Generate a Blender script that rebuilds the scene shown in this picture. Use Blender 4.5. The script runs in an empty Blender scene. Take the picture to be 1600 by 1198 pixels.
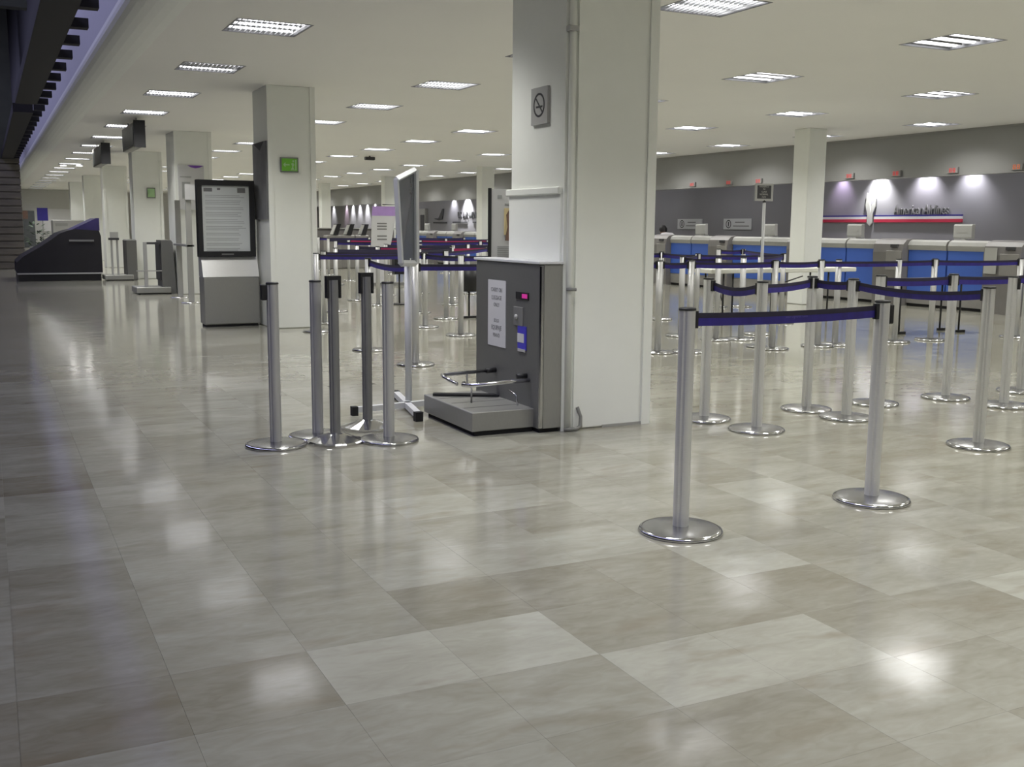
import bpy, bmesh, math, random
from mathutils import Vector, Matrix
random.seed(7)
S = bpy.context.scene
COL = S.collection
PI = math.pi

# ------------------------------------------------------------------ camera
CH = 2.96                      # ceiling height
cam_d = bpy.data.cameras.new('camera'); cam = bpy.data.objects.new('camera', cam_d); COL.objects.link(cam)
_p, _r, _y = .147608, .0075816, .46055
F = Vector((math.sin(_y)*math.cos(_p), math.cos(_y)*math.cos(_p), -math.sin(_p)))
r0 = Vector((math.cos(_y), -math.sin(_y), 0)); u0 = r0.cross(F)
rr = math.cos(_r)*r0 + math.sin(_r)*u0; uu = -math.sin(_r)*r0 + math.cos(_r)*u0
cam.matrix_world = Matrix(((rr.x, uu.x, -F.x, 0), (rr.y, uu.y, -F.y, 0), (rr.z, uu.z, -F.z, 1.28), (0, 0, 0, 1)))
cam_d.sensor_fit = 'HORIZONTAL'; cam_d.sensor_width = 36; cam_d.lens = 1643.49/1600*36
cam_d.clip_start = .05; cam_d.clip_end = 200
S.camera = cam
# ------------------------------------------------------------------ world, exposure
W = bpy.data.worlds.new('night'); S.world = W; W.use_nodes = True
W.node_tree.nodes['Background'].inputs[0].default_value = (.30, .33, .40, 1)
W.node_tree.nodes['Background'].inputs[1].default_value = .02
S.view_settings.view_transform = 'Standard'; S.view_settings.look = 'None'
S.view_settings.exposure = 0.0; S.view_settings.gamma = 1; S.view_settings.use_curve_mapping = False
LAMP = 25.0                    # watts of each ceiling light
TUBE = 6.0                    # radiance of the fluorescent tubes

def area(name, loc, rot, sx, sy, energy, col):
    l = bpy.data.lights.new(name, 'AREA'); l.shape = 'RECTANGLE'; l.size = sx; l.size_y = sy; l.energy = energy; l.color = col
    o = bpy.data.objects.new(name, l); o.location = loc; o.rotation_euler = rot; COL.objects.link(o); return o
# dim bluish lamps up in the double-height hall, on the left
area('atrium_lamp', (-1.6, 8, 5.6), (0, math.radians(-50), 0), .8, 26, 300, (.62, .62, 1.0))
area('atrium_lamp', (-1.6, 34, 5.6), (0, math.radians(-50), 0), .8, 26, 300, (.62, .62, 1.0))

# ------------------------------------------------------------------ materials
def mat(name, c, rough=.6, metal=0, var=.06, scale=8, bump=0, bscale=40, aniso=0, emit=None, es=0, spec=.5, stretch=(1, 1, 1)):
    m = bpy.data.materials.new(name); m.use_nodes = True; nt = m.node_tree; b = nt.nodes['Principled BSDF']
    tc = nt.nodes.new('ShaderNodeTexCoord'); mp = nt.nodes.new('ShaderNodeMapping'); mp.inputs['Scale'].default_value = stretch
    nt.links.new(tc.outputs['Object'], mp.inputs[0])
    n = nt.nodes.new('ShaderNodeTexNoise'); n.inputs['Scale'].default_value = scale; n.inputs['Detail'].default_value = 4
    nt.links.new(mp.outputs[0], n.inputs['Vector'])
    mx = nt.nodes.new('ShaderNodeMix'); mx.data_type = 'RGBA'
    mx.inputs[6].default_value = (*[max(0, v*(1-var)) for v in c], 1); mx.inputs[7].default_value = (*[min(1, v*(1+var)) for v in c], 1)
    nt.links.new(n.outputs['Fac'], mx.inputs[0]); nt.links.new(mx.outputs[2], b.inputs['Base Color'])
    b.inputs['Roughness'].default_value = rough; b.inputs['Metallic'].default_value = metal
    b.inputs['Specular IOR Level'].default_value = spec
    if aniso: b.inputs['Anisotropic'].default_value = aniso
    if bump:
        n2 = nt.nodes.new('ShaderNodeTexNoise'); n2.inputs['Scale'].default_value = bscale; nt.links.new(mp.outputs[0], n2.inputs['Vector'])
        bp = nt.nodes.new('ShaderNodeBump'); bp.inputs['Strength'].default_value = bump; bp.inputs['Distance'].default_value = .01
        nt.links.new(n2.outputs['Fac'], bp.inputs['Height']); nt.links.new(bp.outputs[0], b.inputs['Normal'])
    if emit: b.inputs['Emission Color'].default_value = (*emit, 1); b.inputs['Emission Strength'].default_value = es
    return m
M = dict(
 white=mat('painted_column', (.86, .875, .83), .55, var=.02, bump=.05, bscale=15),
 ceil=mat('ceiling_paint', (.84, .83, .80), .8, var=.03, scale=.7),
 greywall=mat('grey_wall', (.27, .265, .285), .5, var=.10, scale=.9),
 bulk=mat('bulkhead_grey', (.285, .284, .275), .5, var=.10, scale=.8),
 dark=mat('dark_roof', (.012, .011, .014), .8),
 darkgreen=mat('dark_stone', (.060, .065, .045), .8, var=.4, scale=2),
 brownstone=mat('brown_cladding', (.16, .145, .12), .7, var=.35, scale=3, stretch=(1, 1, 6)),
 steel=mat('brushed_steel', (.74, .74, .73), .36, .55, var=.12, scale=30, stretch=(1, 1, 40)),
 steelh=mat('cabinet_steel', (.36, .36, .34), .45, .6, var=.15, scale=20, stretch=(30, 30, 1)),
 steeld=mat('cabinet_steel_dark', (.20, .20, .195), .48, .5, var=.15, scale=20, stretch=(30, 30, 1)),
 alu=mat('satin_aluminium', (.58, .58, .57), .45, .5, var=.08, scale=20, stretch=(1, 1, .05)),
 alud=mat('dull_aluminium', (.27, .27, .265), .5, .45, var=.1, scale=20),
 chrome=mat('chrome', (.62, .62, .63), .12, 1, var=.03),
 basem=mat('base_plate_metal', (.40, .40, .40), .27, .95, var=.1, scale=25),
 black=mat('black_plastic', (.014, .014, .016), .45),
 rubber=mat('black_rubber', (.012, .012, .013), .8),
 painted_band=mat('painted_belt_darkening', (.022, .018, .042), .6, var=.2),
 navy=mat('navy_belt', (.026, .016, .20), .55, var=.5, scale=3, stretch=(6, 6, 1)),
 magenta=mat('magenta_belt', (.32, .015, .09), .6, var=.2),
 blackbelt=mat('dark_belt', (.02, .018, .05), .6, var=.2),
 print_=mat('belt_print', (.10, .08, .33), .6),
 blue=mat('counter_blue', (.055, .135, .52), .45, var=.15, scale=2),
 cgrey=mat('counter_grey', (.36, .36, .34), .5, var=.06),
 cgreyd=mat('counter_grey_dark', (.28, .27, .255), .5, var=.1),
 podg=mat('pod_grey', (.20, .19, .185), .45, var=.12),
 plastic=mat('pale_grey_plastic', (.47, .47, .45), .5, var=.04),
 paper=mat('paper', (.62, .62, .63), .7, var=.03),
 papersh=mat('poster_paper', (.66, .69, .68), .35, var=.03),
 ink=mat('grey_ink', (.20, .20, .20), .7),
 inkl=mat('pale_ink', (.38, .39, .39), .7),
 dkink=mat('dark_ink', (.05, .05, .055), .6),
 tabw=mat('table_white', (.78, .78, .70), .5, var=.03),
 green=mat('exit_green', (.17, .50, .045), .45, var=.1),
 greenl=mat('pale_green', (.40, .62, .32), .5),
 signgrey=mat('sign_plate', (.42, .42, .41), .5, var=.04),
 purple=mat('purple_print', (.20, .07, .42), .6, var=.15),
 lilac=mat('lilac_print', (.42, .27, .60), .6, var=.1),
 navyp=mat('navy_print', (.05, .04, .33), .6, var=.1),
 signblue=mat('blue_label', (.06, .05, .52), .5),
 red=mat('red_stripe', (.50, .03, .07), .5),
 stripeblue=mat('blue_stripe', (.03, .02, .20), .5),
 skin=mat('skin', (.36, .20, .13), .5, var=.05),
 hair=mat('hair', (.012, .010, .010), .5, var=.3, scale=60),
 shirt=mat('white_shirt', (.72, .70, .72), .8, var=.05),
 trouser=mat('dark_trousers', (.03, .03, .05), .8),
 cover=mat('black_cover', (.010, .009, .013), .65, var=.4, scale=3, bump=.3, bscale=4),
 coverblue=mat('dark_blue_cover', (.030, .022, .11), .6, var=.3, scale=3),
 orange=mat('skin_tone_print', (.62, .34, .20), .7, var=.3, scale=30),
 brownp=mat('brown_print', (.20, .12, .09), .7, var=.3, scale=30),
 yellowp=mat('yellow_print', (.75, .62, .35), .7, var=.2),
 tan=mat('tan_wood', (.42, .26, .12), .6, var=.15),
 leaf=mat('leaf', (.06, .11, .05), .6, var=.4),
 leafd=mat('dark_leaf', (.03, .05, .035), .6, var=.4),
 mullion=mat('white_metal', (.66, .67, .68), .4, var=.02),
 darkpanel=mat('dark_poster', (.085, .095, .11), .25, var=.5, scale=5),
 darkpic=mat('grey_picture', (.17, .17, .18), .4, var=.5, scale=4),
 screen=mat('dark_screen', (.10, .11, .115), .3, var=.3, scale=6),
 cable=mat('grey_cable', (.20, .20, .185), .6, var=.1),
 parapet=mat('parapet_paint', (.55, .55, .60), .7, var=.03),
 tube=mat('fluorescent_tube', (.9, .9, .9), .5, emit=(1.0, 1.0, 1.0), es=TUBE),
 lampglow=mat('lamp_glow', (.9, .9, .9), .5, emit=(1, .98, .92), es=30),
 housing=mat('housing_grey', (.28, .28, .30), .5, var=.02),
 reflector=mat('reflector_white', (.55, .55, .57), .35, var=.02),
 ledred=mat('red_led', (.5, .02, .02), .5, emit=(1, .06, .05), es=.34),
 ledorange=mat('orange_led', (.5, .1, .02), .5, emit=(1, .22, .05), es=.4),
 ledmag=mat('magenta_led', (.3, .02, .15), .5, emit=(.9, .05, .45), es=.4),
)
def marble():
    m = bpy.data.materials.new('polished_marble'); m.use_nodes = True; nt = m.node_tree; b = nt.nodes['Principled BSDF']; L = nt.links.new
    N = nt.nodes.new
    geo = N('ShaderNodeNewGeometry'); at = N('ShaderNodeAttribute'); at.attribute_name = 'tone'
    mp = N('ShaderNodeMapping'); mp.inputs['Scale'].default_value = (1.0, 2.6, 1); mp.inputs['Rotation'].default_value = (0, 0, .22)
    L(geo.outputs['Position'], mp.inputs[0])
    # each tile shifts the veining
    sh = N('ShaderNodeCombineXYZ'); mu = N('ShaderNodeMath'); mu.operation = 'MULTIPLY'; mu.inputs[1].default_value = 37; L(at.outputs['Fac'], mu.inputs[0]); L(mu.outputs[0], sh.inputs[0]); L(mu.outputs[0], sh.inputs[2])
    ad = N('ShaderNodeVectorMath'); ad.operation = 'ADD'; L(mp.outputs[0], ad.inputs[0]); L(sh.outputs[0], ad.inputs[1])
    n1 = N('ShaderNodeTexNoise'); n1.inputs['Scale'].default_value = 2.2; n1.inputs['Detail'].default_value = 6; n1.inputs['Distortion'].default_value = .8; L(ad.outputs[0], n1.inputs['Vector'])
    n2 = N('ShaderNodeTexNoise'); n2.inputs['Scale'].default_value = 9; n2.inputs['Detail'].default_value = 5; n2.inputs['Distortion'].default_value = 1.5; L(ad.outputs[0], n2.inputs['Vector'])
    r1 = N('ShaderNodeValToRGB'); e = r1.color_ramp.elements; e[0].position = 0; e[1].position = 1
    e[0].color = (.22, .20, .145, 1); e[1].color = (.44, .44, .375, 1)
    q = r1.color_ramp.elements.new(.5); q.color = (.325, .318, .262, 1)
    # tone +- noise
    a1 = N('ShaderNodeMath'); a1.operation = 'MULTIPLY_ADD'; a1.inputs[1].default_value = .95; a1.inputs[2].default_value = -.475; L(n1.outputs['Fac'], a1.inputs[0])
    a2 = N('ShaderNodeMath'); a2.operation = 'ADD'; L(a1.outputs[0], a2.inputs[0]); L(at.outputs['Fac'], a2.inputs[1])
    a3 = N('ShaderNodeMath'); a3.operation = 'MULTIPLY_ADD'; a3.inputs[1].default_value = .5; a3.inputs[2].default_value = -.25; L(n2.outputs['Fac'], a3.inputs[0])
    a4 = N('ShaderNodeMath'); a4.operation = 'ADD'; a4.use_clamp = True; L(a2.outputs[0], a4.inputs[0]); L(a3.outputs[0], a4.inputs[1])
    L(a4.outputs[0], r1.inputs[0])
    # brown stains
    n3 = N('ShaderNodeTexNoise'); n3.inputs['Scale'].default_value = 3.1; n3.inputs['Detail'].default_value = 3; L(ad.outputs[0], n3.inputs['Vector'])
    r3 = N('ShaderNodeValToRGB'); r3.color_ramp.elements[0].position = .58; r3.color_ramp.elements[1].position = .74; L(n3.outputs['Fac'], r3.inputs[0])
    mx = N('ShaderNodeMix'); mx.data_type = 'RGBA'; mx.inputs[7].default_value = (.24, .205, .145, 1)
    ms = N('ShaderNodeMath'); ms.operation = 'MULTIPLY'; ms.inputs[1].default_value = .55; L(r3.outputs[0], ms.inputs[0]); L(ms.outputs[0], mx.inputs[0])
    L(r1.outputs[0], mx.inputs[6]); L(mx.outputs[2], b.inputs['Base Color'])
    rg = N('ShaderNodeMapRange'); rg.inputs[3].default_value = .08; rg.inputs[4].default_value = .14; L(n1.outputs['Fac'], rg.inputs[0]); L(rg.outputs[0], b.inputs['Roughness'])
    nb = N('ShaderNodeTexNoise'); nb.inputs['Scale'].default_value = 3.5; nb.inputs['Detail'].default_value = 1; L(geo.outputs['Position'], nb.inputs['Vector'])
    bp = N('ShaderNodeBump'); bp.inputs['Strength'].default_value = .25; bp.inputs['Distance'].default_value = .005; L(nb.outputs['Fac'], bp.inputs['Height']); L(bp.outputs[0], b.inputs['Normal'])
    b.inputs['IOR'].default_value = 1.55
    return m
M['marble'] = marble()
M['grout'] = mat('grout', (.26, .25, .21), .8)

# ------------------------------------------------------------------ helpers
class MB:
    def __init__(s): s.v = []; s.f = []; s.mi = []; s.sm = []
    def _add(s, vs, fs, mi=0, sm=False):
        o = len(s.v); s.v += [tuple(v) for v in vs]; s.f += [tuple(i+o for i in f) for f in fs]; s.mi += [mi]*len(fs); s.sm += [sm]*len(fs); return s
    def box(s, x0, x1, y0, y1, z0, z1, mi=0, bev=0):
        if bev:
            b = min(bev, (x1-x0)*.49, (y1-y0)*.49, (z1-z0)*.49)
            vs = []
            def ring(x0, x1, y0, y1, z, c): return [(x0+c, y0, z), (x1-c, y0, z), (x1, y0+c, z), (x1, y1-c, z), (x1-c, y1, z), (x0+c, y1, z), (x0, y1-c, z), (x0, y0+c, z)]
            R = [ring(x0+b, x1-b, y0+b, y1-b, z0, 0.3*b), ring(x0, x1, y0, y1, z0+b, b), ring(x0, x1, y0, y1, z1-b, b), ring(x0+b, x1-b, y0+b, y1-b, z1, 0.3*b)]
            for r in R: vs += r
            fs = [tuple(range(7, -1, -1)), tuple(range(24, 32))]
            for k in range(3):
                for i in range(8): j = (i+1) % 8; fs.append((k*8+i, k*8+j, k*8+8+j, k*8+8+i))
            return s._add(vs, fs, mi)
        vs = [(x0, y0, z0), (x1, y0, z0), (x1, y1, z0), (x0, y1, z0), (x0, y0, z1), (x1, y0, z1), (x1, y1, z1), (x0, y1, z1)]
        return s._add(vs, [(3, 2, 1, 0), (4, 5, 6, 7), (0, 1, 5, 4), (1, 2, 6, 5), (2, 3, 7, 6), (3, 0, 4, 7)], mi)
    def lathe(s, prof, cx=0, cy=0, n=24, mi=0, sm=True, caps=True):
        vs = []; fs = []
        for r, z in prof:
            for i in range(n): a = 2*PI*i/n; vs.append((cx+r*math.cos(a), cy+r*math.sin(a), z))
        for k in range(len(prof)-1):
            for i in range(n): j = (i+1) % n; fs.append((k*n+i, k*n+j, (k+1)*n+j, (k+1)*n+i))
        s._add(vs, fs, mi, sm)
        if caps:
            o = len(s.v)-len(vs)
            s.f.append(tuple(o+i for i in range(n-1, -1, -1))); s.mi.append(mi); s.sm.append(False)
            s.f.append(tuple(o+(len(prof)-1)*n+i for i in range(n))); s.mi.append(mi); s.sm.append(False)
        return s
    def prism(s, pts, ext, mi=0, axis='y', o0=0):
        # pts 2D polygon extruded along an axis from o0 to o0+ext. axis y: (x,z); x: (y,z); z: (x,y)
        n = len(pts)
        def P(a, b, c): return {'y': (a, c, b), 'x': (c, a, b), 'z': (a, b, c)}[axis]
        vs = [P(a, b, o0) for a, b in pts]+[P(a, b, o0+ext) for a, b in pts]
        fs = [tuple(range(n)), tuple(range(2*n-1, n-1, -1))]+[(i, i+n, (i+1) % n+n, (i+1) % n) for i in range(n)]
        return s._add(vs, fs, mi)
    def tube(s, path, r, n=8, mi=0, sm=True):
        path = [Vector(p) for p in path]; rs = r if isinstance(r, (list, tuple)) else [r]*len(path)
        vs = []; fs = []; up = None
        for k, p in enumerate(path):
            t = (path[min(k+1, len(path)-1)]-path[max(k-1, 0)]).normalized()
            if up is None: up = Vector((0, 0, 1)) if abs(t.z) < .9 else Vector((1, 0, 0))
            a = t.cross(up).normalized(); b = a.cross(t).normalized(); up = b
            for i in range(n): th = 2*PI*i/n; vs.append(p+a*(rs[k]*math.cos(th))+b*(rs[k]*math.sin(th)))
        for k in range(len(path)-1):
            for i in range(n): j = (i+1) % n; fs.append((k*n+j, k*n+i, (k+1)*n+i, (k+1)*n+j))
        fs.append(tuple(range(n))); fs.append(tuple((len(path)-1)*n+i for i in range(n-1, -1, -1)))
        return s._add(vs, fs, mi, sm)
    def quad(s, a, b, c, d, mi=0): return s._add([a, b, c, d], [(0, 1, 2, 3)], mi)
    def slab(s, a, b, c, d, t, mi=0):
        a, b, c, d = map(Vector, (a, b, c, d)); n = (b-a).cross(d-a).normalized()*t
        vs = [a, b, c, d, a+n, b+n, c+n, d+n]
        return s._add(vs, [(3, 2, 1, 0), (4, 5, 6, 7), (0, 1, 5, 4), (1, 2, 6, 5), (2, 3, 7, 6), (3, 0, 4, 7)], mi)
    def shift(s, x, y, z=0): s.v = [(a+x, b+y, c+z) for a, b, c in s.v]; return s
    def rotz(s, a, cx=0, cy=0):
        c, q = math.cos(a), math.sin(a); s.v = [(cx+(x-cx)*c-(y-cy)*q, cy+(x-cx)*q+(y-cy)*c, z) for x, y, z in s.v]; return s
    def mesh(s, name, mats):
        me = bpy.data.meshes.new(name); me.from_pydata(s.v, [], s.f)
        for m in (mats if isinstance(mats, (list, tuple)) else [mats]): me.materials.append(M[m] if isinstance(m, str) else m)
        me.polygons.foreach_set('material_index', s.mi); me.polygons.foreach_set('use_smooth', s.sm); me.update()
        bm = bmesh.new(); bm.from_mesh(me); bmesh.ops.recalc_face_normals(bm, faces=bm.faces); bm.to_mesh(me); bm.free()
        return me
    def build(s, name, mats, parent=None, world=False):
        """world=True: the vertices are world coordinates and are made local to the root Empty"""
        if parent is not None and world:
            o = parent; L = Vector((0, 0, 0))
            while o: L += o.location; o = o.parent
            s.shift(-L.x, -L.y, -L.z)
        return link(name, s.mesh(name, mats), parent)
def link(name, me, parent=None, loc=None):
    o = bpy.data.objects.new(name, me); COL.objects.link(o)
    if parent is not None: o.parent = parent
    if loc: o.location = loc
    return o
def tag(o, label, cat, group=None):
    o['label'] = label; o['category'] = cat
    if group: o['group'] = group
    return o
def thing(name, label, cat, loc=(0, 0, 0), rz=0, group=None):
    o = bpy.data.objects.new(name, None); COL.objects.link(o); o.empty_display_size = .1
    o.location = loc; o.rotation_euler = (0, 0, rz); return tag(o, label, cat, group)
def struct(name, mb, m):
    o = mb.build(name, m); o['kind'] = 'structure'; return o
def text(name, s, size, m, parent, loc, rot, ext=.002, bold=0, sx=1, align='CENTER', world=True):
    c = bpy.data.curves.new(name, 'FONT'); c.body = s; c.size = size; c.extrude = ext; c.align_x = align; c.align_y = 'CENTER'; c.offset = bold; c.resolution_u = 2
    t = bpy.data.objects.new(name, c); COL.objects.link(t); bpy.context.view_layer.update()
    me = bpy.data.meshes.new_from_object(t.evaluated_get(bpy.context.evaluated_depsgraph_get()))
    bpy.data.objects.remove(t); me.name = name; me.materials.clear(); me.materials.append(M[m])
    o = link(name, me, parent); L = Vector(loc)
    if world and parent is not None:
        q = parent
        while q: L -= q.location; q = q.parent
    o.location = L; o.rotation_euler = rot; o.scale = (sx, 1, 1); return o
NEGX = (PI/2, 0, -PI/2)      # reads when seen from smaller X (facing -X)
NEGY = (PI/2, 0, 0)          # facing -Y, towards the camera

# ================================================================== SETTING
X0, XR, Y0, Y1 = 1.50, 14.75, -6.0, 62.0
struct('floor', MB().box(-6, 16.45, Y0, Y1, -.15, -.012), 'grout')
floor = bpy.data.objects['floor']
# --- marble tiles
TX, TY, OY = .3985, .4, .2
known = {}
def kt(x0, x1, y0, y1, t):
    for ix in range(round(x0/TX), round(x1/TX)):
        for iy in range(round((y0-OY)/TY), round((y1-OY)/TY)): known[(ix, iy)] = t+random.uniform(-.02, .02)
kt(.8, 1.6, 2.6, 3.0, .88); kt(1.6, 2.4, 2.2, 2.6, .80); kt(1.6, 2.0, 4.2, 4.6, .85); kt(2.0, 2.4, 4.2, 4.6, .66)
kt(3.2, 3.6, 3.8, 4.2, .85); kt(2.4, 2.8, 3.0, 3.4, .78); kt(2.0, 2.4, 3.0, 3.4, .42); kt(3.2, 3.6, 2.2, 2.6, .82)
kt(-.4, .4, 2.6, 3.0, .22); kt(.4, .8, 2.6, 3.0, .34); kt(-.4, .4, 5.4, 5.8, .20); kt(1.6, 2.0, 3.0, 3.4, .30)
kt(1.2, 2.4, 3.4, 3.8, .72); kt(.4, 1.6, 2.2, 2.6, .52); kt(1.2, 1.6, 3.0, 3.4, .30); kt(.8, 1.2, 3.0, 3.4, .52)
kt(2.4, 2.8, 2.6, 3.0, .38); kt(1.6, 2.4, 2.6, 3.0, .38); kt(2.4, 3.2, 2.2, 2.6, .42); kt(1.2, 2.0, 1.8, 2.2, .36); kt(0, .4, 4.2, 5.0, .62)
kt(-.4, 0, 3.8, 4.2, .5); kt(0, .4, 3.0, 3.8, .42); kt(3.6, 4.0, 2.6, 3.0, .40)
LV = 14
def tone_of(ix, iy):
    if (ix, iy) in known: return known[(ix, iy)]
    r = random.Random(ix*7919+iy*104729)
    return min(.9, max(.12, r.gauss(.52, .075)))
protos = []
for k in range(LV):
    g = .0003; me = MB().box(g, TX-g, g, TY-g, -.012, 0).mesh('tile', 'marble')
    a = me.attributes.new('tone', 'FLOAT', 'FACE'); a.data.foreach_set('value', [.1+.8*k/(LV-1)]*len(me.polygons)); protos.append(me)
def proj(x, y, z):
    v = Vector((x, y, z-1.28)); w = v.dot(F)
    if w < .2: return None
    return 800+1643.5*v.dot(rr)/w, 599-1643.5*v.dot(uu)/w, w
cells = []
for ix in range(-15, 41):
    for iy in range(-15, 154):
        p = proj((ix+.5)*TX, OY+(iy+.5)*TY, 0)
        vis = p and -90 < p[0] < 1690 and p[1] < 1290
        cells.append((p[2] if vis else 1e6+abs(ix)+abs(iy), ix, iy))
cells.sort()
near = cells[:290]; rest = cells[290:]
for d, ix, iy in near:
    t = tone_of(ix, iy); k = min(LV-1, max(0, round((t-.1)/.8*(LV-1))))
    o = link('tile', protos[k], floor); o.location = (ix*TX, OY+iy*TY, 0)
    o.rotation_euler = (0, 0, 0)
mb = MB(); tv = []
for d, ix, iy in rest:
    x, y, g = ix*TX, OY+iy*TY, .0003
    if x+TX > 16.4 or y+TY > Y1 or x < -6 or y < Y0: continue
    o = len(mb.v)
    mb.v += [(x+g, y+g, -.012), (x+TX-g, y+g, -.012), (x+TX-g, y+TY-g, -.012), (x+g, y+TY-g, -.012), (x+g, y+g, 0), (x+TX-g, y+g, 0), (x+TX-g, y+TY-g, 0), (x+g, y+TY-g, 0)]
    mb.f += [(o+4, o+5, o+6, o+7), (o, o+1, o+5, o+4), (o+1, o+2, o+6, o+5), (o+2, o+3, o+7, o+6), (o+3, o, o+4, o+7)]
    mb.mi += [0]*5; mb.sm += [False]*5; tv += [tone_of(ix, iy)]*5
me = bpy.data.meshes.new('floor_tiles'); me.from_pydata(mb.v, [], mb.f); me.materials.append(M['marble'])
a = me.attributes.new('tone', 'FLOAT', 'FACE'); a.data.foreach_set('value', tv); me.update()
ft = link('floor_tiles', me, floor); ft['kind'] = 'stuff'

# --- light fixtures grid
FX = [2.27, 5.06, 7.92, 10.83, 13.75]
FO = [6.75, 6.82, 7.07, 7.19, 7.33]
fix = []
for i, x in enumerate(FX):
    for k in range(-4, 20):
        y = FO[i]+2.62*k
        if y < Y1-1: fix.append((x, y, i, k))
HS = .31
# ceiling with real openings (one strip per fixture row)
mb = MB()
xs = [X0]+[v for x in FX for v in (x-HS, x+HS)]+[XR]
for j in range(len(xs)-1):
    a, b = xs[j], xs[j+1]
    if j % 2 == 0: mb.box(a, b, Y0, Y1, CH, CH+.012); continue
    ys = [Y0]
    for (x, y, i, k) in fix:
        if i == j//2: ys += [y-HS, y+HS]
    ys.append(Y1)
    for q in range(0, len(ys), 2): mb.box(a, b, ys[q], ys[q+1], CH, CH+.012)
struct('ceiling', mb, 'ceil')
# housing, reflectors, tubes, louvre
hm = MB(); T = .006
hm.box(-HS, HS, -HS, HS, .095, .10).box(-HS, -HS+T, -HS, HS, .0, .095).box(HS-T, HS, -HS, HS, .0, .095).box(-HS+T, HS-T, -HS, -HS+T, .0, .095).box(-HS+T, HS-T, HS-T, HS, .0, .095)
hm.box(-HS-.012, HS+.012, -HS-.012, -HS, -.004, .0).box(-HS-.012, HS+.012, HS, HS+.012, -.004, .0).box(-HS-.012, -HS, -HS, HS, -.004, .0).box(HS, HS+.012, -HS, HS, -.004, .0)
house = hm.mesh('housing', 'housing')
tb = MB(); tb.tube([(-.275, 0, 0), (.275, 0, 0)], .022, 10); tubem = tb.mesh('lamp_tube', 'tube')
rf = MB()
for y in (-.205, 0, .205):
    pts = [(y-.062, .0), (y-.048, .03), (y-.02, .045), (y+.02, .045), (y+.048, .03), (y+.062, .0), (y+.065, .004), (y+.052, .034), (y+.022, .049), (y-.022, .049), (y-.052, .034), (y-.065, .004)]
    rf.prism(pts, .57, axis='x', o0=-.285)
refm = rf.mesh('reflector', 'reflector')
lv = MB()
for c in range(13):
    x = -.27+c*.045
    lv.box(x-.0015, x+.0015, -.30, .30, -.002, .008)
louv = lv.mesh('louvre', 'reflector')
rownames = ['the leftmost row', 'the second row from left', 'the middle row', 'the second row from right', 'the rightmost row']
cnt = {}
for x, y, i, k in fix:
    p = proj(x, y, CH); vis = p and -40 < p[0] < 1640 and -40 < p[1] < 700
    if vis: cnt[i] = cnt.get(i, 0)+1
    n = cnt.get(i, 0)
    ords = ['nearest', 'second', 'third', 'fourth', 'fifth', 'sixth', 'seventh', 'eighth', 'ninth', 'tenth', 'eleventh', 'twelfth', 'thirteenth', 'fourteenth', 'fifteenth', 'sixteenth', 'seventeenth', 'eighteenth', 'nineteenth', 'twentieth', 'twenty-first']
    lab = ('recessed ceiling light, %s in view in %s' % (ords[n-1], rownames[i])) if vis else 'recessed three-tube ceiling light behind or beside the viewer, outside the picture'
    t = thing('ceiling_light', lab, 'ceiling light', (x, y, CH), 0, 'recessed three-tube ceiling lights')
    link('housing', house, t); link('reflector', refm, t, (0, 0, .018)); 
    dead = (i == 0 and k == 2)          # the light with one tube out
    for q, yy in enumerate((-.205, 0, .205)):
        if dead and q == 1: continue
        link('lamp_tube', tubem, t, (0, yy, .032 if i > 1 else .036))
    if i < 2: link('louvre', louv, t)
    l = bpy.data.lights.new('glow', 'AREA'); l.shape = 'SQUARE'; l.size = .56; l.energy = LAMP*(.8 if i == 0 else 1); l.spread = math.radians(116 if i < 2 else 140); l.color = (1, .99, .955)
    o = bpy.data.objects.new('glow', l); COL.objects.link(o); o.parent = t; o.location = (0, 0, -.002)

# --- edge of the slab over the open hall, parapet
pts = []
for k in range(9):
    a = k/8*PI/2; pts.append((1.50-.38*math.sin(a), CH+.16*(1-math.cos(a))))
pts += [(1.12, CH+.20), (1.5, CH+.20)]
mb = MB(); mb.prism(pts, Y1-Y0, axis='y', o0=Y0)
struct('trim_1', mb, 'white')
struct('wall_left', MB().box(1.12, 1.20, Y0, Y1, CH+.20, 5.2), 'parapet')
struct('wall_atrium', MB().box(-6.15, -6, Y0, Y1, 0, 9), 'dark')
mb = MB().box(-6.15, 1.12, Y0, Y1, 9, 9.1).box(1.12, 1.2, Y0, Y1, 5.2, 9.1)
struct('ceiling_atrium', mb, 'dark')
struct('wall_front', MB().box(-6.15, 16.45, Y0-.15, Y0, 0, 9.1), 'greywall')
struct('wall_end', MB().box(.95, 16.45, Y1, Y1+.15, 0, CH+.2), 'ceil')
# louvre beam over the open hall: a dark box beam with fins
ll = thing('louvre_beam', 'dark overhead beam with a comb of short fins beside the pale parapet', 'beam', (.70, 20, 2.95))
mb = MB().box(.50, .80, 8, 17.9, 3.06, 3.2).box(.50, .80, 19.2, 48, 3.06, 3.2)
mb.build('beam', 'dark', ll, True)
fm = MB().box(0, .165, -.07, .07, 0, .085).mesh('fin', 'dark')
for k in range(32):
    y = 8.80+k*1.0
    link('fin', fm, ll, (.79-.70, y-20, 3.06-2.95))
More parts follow.
